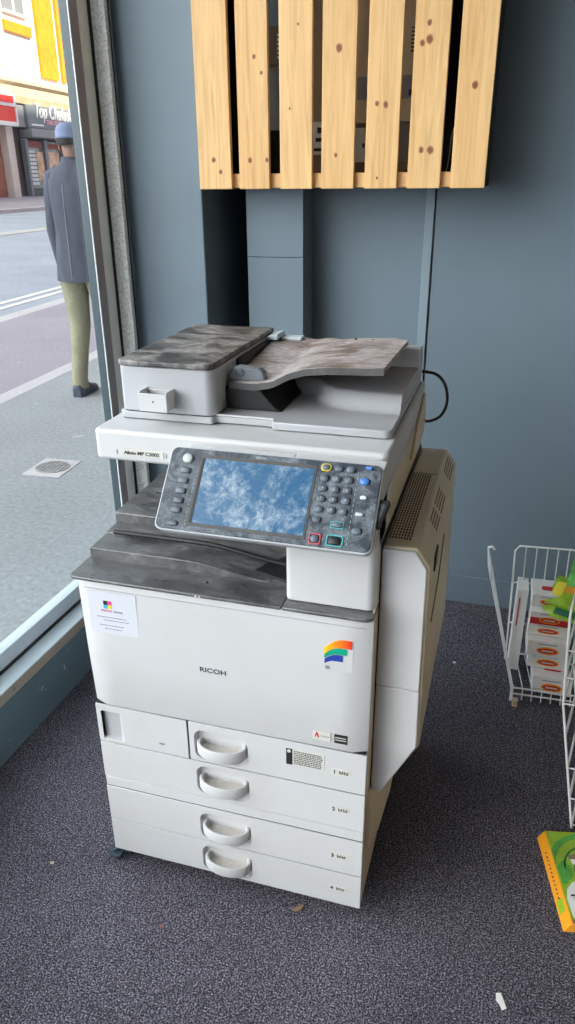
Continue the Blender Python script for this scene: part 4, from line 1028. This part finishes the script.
def packet(name, label, x, y, z, w, d, h, mat, bands, yaw=0, tilt=0, group=None, cat='packet', roll=0):
    t = thing(name, label, cat, (x, y, z), group)
    mt = Matrix.Translation((x, y, z)) @ Matrix.Rotation(yaw, 4, 'Z') @ Matrix.Rotation(tilt, 4, 'X') @ Matrix.Rotation(roll, 4, 'Y')
    bm = BM(); nx, ny = 16, 12; T = []; B = []
    for i in range(nx + 1):
        u = i / nx * 2 - 1; rt = []; rb = []
        for j in range(ny + 1):
            v_ = j / ny * 2 - 1; f = (max(0, 1 - abs(u) ** 3) * max(0, 1 - abs(v_) ** 2.2)) ** .6
            f *= 1 + .10 * math.sin(5 * u + 3 * v_)
            rt.append(bm.verts.new((u * w / 2, v_ * d / 2, h / 2 + h / 2 * f + .0004))); rb.append(bm.verts.new((u * w / 2, v_ * d / 2, h / 2 - h / 2 * min(1, f) - .0004)))
        T.append(rt); B.append(rb)
    for i in range(nx):
        for j in range(ny):
            bm.faces.new((T[i][j], T[i + 1][j], T[i + 1][j + 1], T[i][j + 1])); bm.faces.new((B[i][j], B[i][j + 1], B[i + 1][j + 1], B[i + 1][j]))
        bm.faces.new((T[i][0], B[i][0], B[i + 1][0], T[i + 1][0])); bm.faces.new((T[i][ny], T[i + 1][ny], B[i + 1][ny], B[i][ny]))
    for j in range(ny):
        bm.faces.new((T[0][j], T[0][j + 1], B[0][j + 1], B[0][j])); bm.faces.new((T[nx][j], B[nx][j], B[nx][j + 1], T[nx][j + 1]))
    obj('pouch', bm, mat, t, smooth=True, mtx=mt)
    for (nm, u0, u1, v0, v1, mm) in bands:
        bm = BM(); Q = []
        for i in range(9):
            row = []
            for j in range(7):
                u = u0 + (u1 - u0) * i / 8; v_ = v0 + (v1 - v0) * j / 6; f = (max(0, 1 - abs(u) ** 3) * max(0, 1 - abs(v_) ** 2.2)) ** .6; f *= 1 + .10 * math.sin(5 * u + 3 * v_)
                row.append(bm.verts.new((u * w / 2, v_ * d / 2, h / 2 + h / 2 * f + .0022)))
            Q.append(row)
        for i in range(8):
            for j in range(6): bm.faces.new((Q[i][j], Q[i + 1][j], Q[i + 1][j + 1], Q[i][j + 1]))
        obj(nm, bm, M[mm], t, smooth=True, mtx=mt)
    return t
GP = 'green snack packets in the wire basket'
for k, (z, lab) in enumerate(((.040, 'lowest'), (.085, 'second lowest'), (.130, 'third'), (.215, 'fourth'), (.262, 'topmost'))):
    t = thing('snack_box', '%s box of the dark green and red stack beside the white boxes' % lab, 'snack box', (1.11, .98, z), 'green snack boxes in the wire basket')
    h = .040 if k != 2 else .080
    bm = BM(); box(bm, 1.050, 1.19, .925 + .01 * (k % 2), 1.04, z, z + h); obj('carton', bm, M['green'] if k else M['card_brown'], t, .0015)
    yb = .925 + .01 * (k % 2)
    bm = BM(); box(bm, 1.068, 1.16, yb - .0010, yb - .0002, z + h * .2, z + h * .62); obj('red_band', bm, M['red'] if k != 2 else M['orange'], t)
    bm = BM(); box(bm, 1.050, 1.19, yb - .0010, yb - .0002, z + h * .82, z + h * .98); obj('white_band', bm, M['card_white'], t)
packet('snack_packet', 'lime green pouch with an orange streak lying on top of the stack', 1.075, .975, .318, .22, .13, .035, M['lime'], [('orange_patch', -.6, .5, -.3, .5, 'orange'), ('yellow_patch', -.9, -.62, -.6, .4, 'yellow')], -.35, .25, 'snack packets on top in the wire basket')
packet('snack_packet', 'long lime edged dark green pouch lying across the white boxes', 1.065, .915, .300, .24, .07, .016, M['lime'], [('green_patch', -.7, .9, -.75, -.1, 'green')], -.42, .55, 'snack packets on top in the wire basket')
packet('snack_packet', 'white and leaf green pouch heaped at the back of the basket', 1.120, 1.04, .350, .20, .12, .045, M['leafgreen'], [('white_patch', -.6, .8, .0, .8, 'card_white'), ('pink_patch', -.1, .4, .3, .65, 'signpink')], -.2, .35, 'snack packets on top in the wire basket')
# second, nearer rack at the frame's edge
RK = thing('wire_rack', 'two tier white wire rack at the right edge, in front of the basket', 'rack', (1.25, .45, 0))
a0, a1, a2 = Vector((1.044, .395, .004)), Vector((.974, .395, .372)), Vector((.956, .395, .612))
b0, b1, b2 = Vector((1.075, .56, .004)), Vector((1.006, .56, .375)), Vector((.985, .56, .615))
dx = Vector((.50, .02, 0))
wires('side_frame', [[a0, a1], [lerp(a1, a2, .02), lerp(a1, a2, .95), lerp(a2, b2, .06) + Vector((0, 0, .003)), lerp(a2, b2, .94) + Vector((0, 0, .003)), lerp(b1, b2, .95), b1], [b0, b1], [a0, b0], [a1, b1]] + [[lerp(a0, a1, t), lerp(b0, b1, t)] for t in (.25, .5, .75)] + [[lerp(a1, a2, t), lerp(b1, b2, t)] for t in (.3, .6)], .0030, RK)
wires('front_wires', [[p, p + dx] for p in (a0 + Vector((0, 0, .01)), lerp(a0, a1, .25), lerp(a0, a1, .5), a1, lerp(a1, a2, .3), lerp(a1, a2, .6))] + [[lerp(a0, a0 + dx, k / 12), lerp(a0, a0 + dx, k / 12) + Vector((-.035, 0, .18))] for k in range(1, 13)], .0020, RK)
wires('side_frame', [[a0 + dx, a1 + dx], [a1 + dx, a2 + dx], [b0 + dx, b2 + dx], [a2 + dx, b2 + dx], [a0 + dx, b0 + dx]], .0030, RK)
wires('back_wires', [[p, p + dx] for p in (b0, b1, b2, lerp(b0, b1, .5))], .0024, RK)
for k, (z, mm) in enumerate(((.03, 'red'), (.395, 'orange'))):
    packet('snack_packet', ('red and orange pouch on the lower tier of the wire rack', 'orange pouch on the upper tier of the wire rack')[k], 1.19, .48, z, .20, .12, .05, M[mm], [('white_patch', -.5, .5, -.4, .5, 'card_white')], .1, 0)

# ------------------------------------------------------------------ bright box lying on the carpet
FB = thing('food_box', 'green and orange food box lying on the carpet at the right edge', 'food box', (1.09, .23, 0))
c0, c1 = Vector((.962, .342, 0)), Vector((1.013, .098, 0)); e = (c1 - c0); L_ = e.length; e.normalize(); q = Vector((-e.y, e.x, 0))
FM = Matrix(((q.x, e.x, 0, c0.x), (q.y, e.y, 0, c0.y), (0, 0, 1, 0), (0, 0, 0, 1)))   # x across, y along spine towards viewer
W_ = .19
bm = BM(); prism(bm, [(0, .0005), (W_, .0005), (W_, .026), (.015, .026)], 'y', 0, L_); fb = obj('carton', bm, M['orange'], FB, .0008, mtx=FM)
def fdec(name, poly, mm, z=.0264, t=.0006, par=fb):
    bm = BM(); prism(bm, poly, 'z', z, z + t); return obj(name, bm, M[mm], par, mtx=FM)
fdec('green_panel', [(.0165, .002), (W_ - .002, .002), (W_ - .002, L_ * .955), (.0165, L_ * .955)], 'lime')
def band(r0, r1, cx, cy, mm, z):
    A = [PI * .02 + PI * .96 * k / 20 for k in range(21)]
    o = [(cx + r1 * math.cos(t), cy - r1 * 1.0 * math.sin(t)) for t in A] + [(cx + r0 * math.cos(t), cy - r0 * math.sin(t)) for t in A[::-1]]
    fdec('leaf_band', [(min(W_ - .003, max(.017, x)), max(.003, y)) for x, y in o], mm, z)
band(.086, .100, .105, .105, 'leafgreen', .0268)
band(.066, .070, .105, .110, 'green', .0270)
band(.047, .050, .105, .118, 'green', .0270)
fdec('leaf_patch', [(.019, .105), (.036, .085), (.050, .100), (.050, .128), (.030, .150), (.021, .150)], 'leafgreen', .0270)
wl = [(.022, L_ * .945), (.020, .190), (.026, .165), (.040, .148), (.055, .138), (.085, .133), (W_ - .003, .135), (W_ - .003, L_ * .945)]
wp = fdec('white_panel', wl, 'card_white', .0276)
fdec('photo_patch', [(.050, .072), (.085, .064), (.085, .094), (.056, .098)], 'card_brown', .0282)
fdec('photo_patch', [(.053, .084), (.085, .080), (.085, .094), (.056, .098)], 'card_white', .0289)
# lettering reads along the box
ftx = (FM.to_3x3() @ Vector((1, 0, 0))).normalized(); fty = (FM.to_3x3() @ Vector((0, -1, 0))).normalized()
text('lettering', 'era', .026, M['ink'], fb, FM @ Vector((.029, .190, .0284)), ftx, fty, .0006, bold=.001)
fdec('bottom_strip', [(.0175, L_ * .958), (W_ - .002, L_ * .958), (W_ - .002, L_ - .001), (.0175, L_ - .001)], 'card_brown', .0264)
bm = BM()
for k in range(12):
    a = .055 + k * .011; box(bm, .0045, .0085, a, a + random.uniform(.003, .008), .0142, .0152)
obj('spine_print', bm, M['brickred'], fb, mtx=FM)
bm = BM(); prism(bm, [(.002, .005), (.008, .014), (.013, .0225), (.0075, .0136)], 'y', .180, .212); obj('lime_flash', bm, M['lime'], fb, mtx=FM)

# ------------------------------------------------------------------ litter on the carpet
def scrap(name, label, cat, pts, mat, h=.0015):
    bm = BM(); prism(bm, pts, 'z', .0005, .0005 + h); tag(settle(obj(name, bm, mat)), label, cat)
scrap('paper_scrap', 'small torn white paper scrap on the carpet, bottom right', 'paper scrap', [(.879, -.078), (.888, -.075), (.893, -.085), (.900, -.103), (.892, -.109), (.886, -.098), (.880, -.092)], M['card_white'])
scrap('dry_leaf', 'brown dry leaf on the carpet just before the lowest tray', 'leaf', [(.438, -.014), (.446, -.004), (.458, .006), (.462, .002), (.458, -.008), (.448, -.016)], M['card_brown'], .003)
scrap('carpet_crumb', 'pale crumb on the carpet left of the castor', 'crumb', [(-.150, -.05), (-.142, -.047), (-.140, -.053), (-.148, -.056)], M['card_tan'])
scrap('carpet_crumb', 'reddish crumb on the carpet in front of the photocopier', 'crumb', [(.172, -.128), (.180, -.126), (.183, -.131), (.175, -.134)], M['brickred'])
scrap('carpet_crumb', 'pale crumb on the carpet beyond the side unit', 'crumb', [(.70, 1.02), (.707, 1.025), (.712, 1.019), (.704, 1.014)], M['card_white'])

# ================================================================== LIGHT
w = bpy.data.worlds.new('World'); SC.world = w; w.use_nodes = True
wt = w.node_tree; bg = wt.nodes['Background']
# hazy sky, brightest low down the street
tc = wt.nodes.new('ShaderNodeTexCoord'); dt = wt.nodes.new('ShaderNodeVectorMath'); dt.operation = 'DOT_PRODUCT'
dt.inputs[1].default_value = Vector((-.72, -.62, .30)).normalized(); wt.links.new(tc.outputs['Generated'], dt.inputs[0])
def wm(op, a, b):
    n = wt.nodes.new('ShaderNodeMath'); n.operation = op
    for i, q_ in enumerate((a, b)):
        if isinstance(q_, (int, float)): n.inputs[i].default_value = q_
        else: wt.links.new(q_, n.inputs[i])
    return n.outputs[0]
gl_ = wm('MULTIPLY', wm('POWER', wm('MAXIMUM', dt.outputs['Value'], 0), 7), 2.9)
cA = wt.nodes.new('ShaderNodeMix'); cA.data_type = 'RGBA'; cA.inputs[6].default_value = (.76, .88, 1.0, 1); cA.inputs[7].default_value = (.95, .97, 1.0, 1)
wt.links.new(wm('MINIMUM', gl_, 1), cA.inputs[0]); wt.links.new(cA.outputs[2], bg.inputs['Color']); wt.links.new(wm('ADD', gl_, .54), bg.inputs['Strength'])
sun = bpy.data.lights.new('sun', 'SUN'); sun.energy = 3.2; sun.angle = math.radians(1); sun.color = (1, .90, .74)
so = bpy.data.objects.new('sun', sun); COL.objects.link(so)
so.rotation_euler = (Vector((-1, .25, -.80))).to_track_quat('-Z', 'Y').to_euler()
# portals guide sky light through the two shop windows
def portal(name, loc, d, sx, sy):
    l = bpy.data.lights.new(name, 'AREA'); l.shape = 'RECTANGLE'; l.size = sx; l.size_y = sy
    o = bpy.data.objects.new(name, l); COL.objects.link(o); o.location = loc; o.rotation_euler = Vector(d).to_track_quat('-Z', 'Z').to_euler()
    l.cycles.is_portal = True
portal('window_daylight', (-.64, -2.5, 1.7), (1, 0, 0), 7.2, 2.9)
portal('front_daylight', (-.05, -6.22, 1.4), (0, 1, 0), .8, 2.1)

# ================================================================== CAMERA
f, yaw, pitch, roll = 741.72, -.2894, .4241, -.0086
cam = bpy.data.cameras.new('camera'); co = bpy.data.objects.new('camera', cam); COL.objects.link(co); SC.camera = co
cy, sy, cp_, sp_ = math.cos(yaw), math.sin(yaw), math.cos(pitch), math.sin(pitch)
F = Vector((sy * cp_, cy * cp_, -sp_)); Rg = Vector((cy, -sy, 0)); U = Rg.cross(F)
R2 = Rg * math.cos(roll) + U * math.sin(roll); U2 = -Rg * math.sin(roll) + U * math.cos(roll)
co.matrix_world = Matrix(((R2.x, U2.x, -F.x, .7607), (R2.y, U2.y, -F.y, -1.1043), (R2.z, U2.z, -F.z, 1.4842), (0, 0, 0, 1)))
cam.sensor_fit = 'VERTICAL'; cam.sensor_height = 24; cam.lens = f / 1024 * 24; cam.clip_start = .02; cam.clip_end = 300

vs = SC.view_settings; vs.view_transform = 'Standard'; vs.look = 'None'; vs.gamma = 1; vs.use_curve_mapping = False; vs.exposure = 1.72
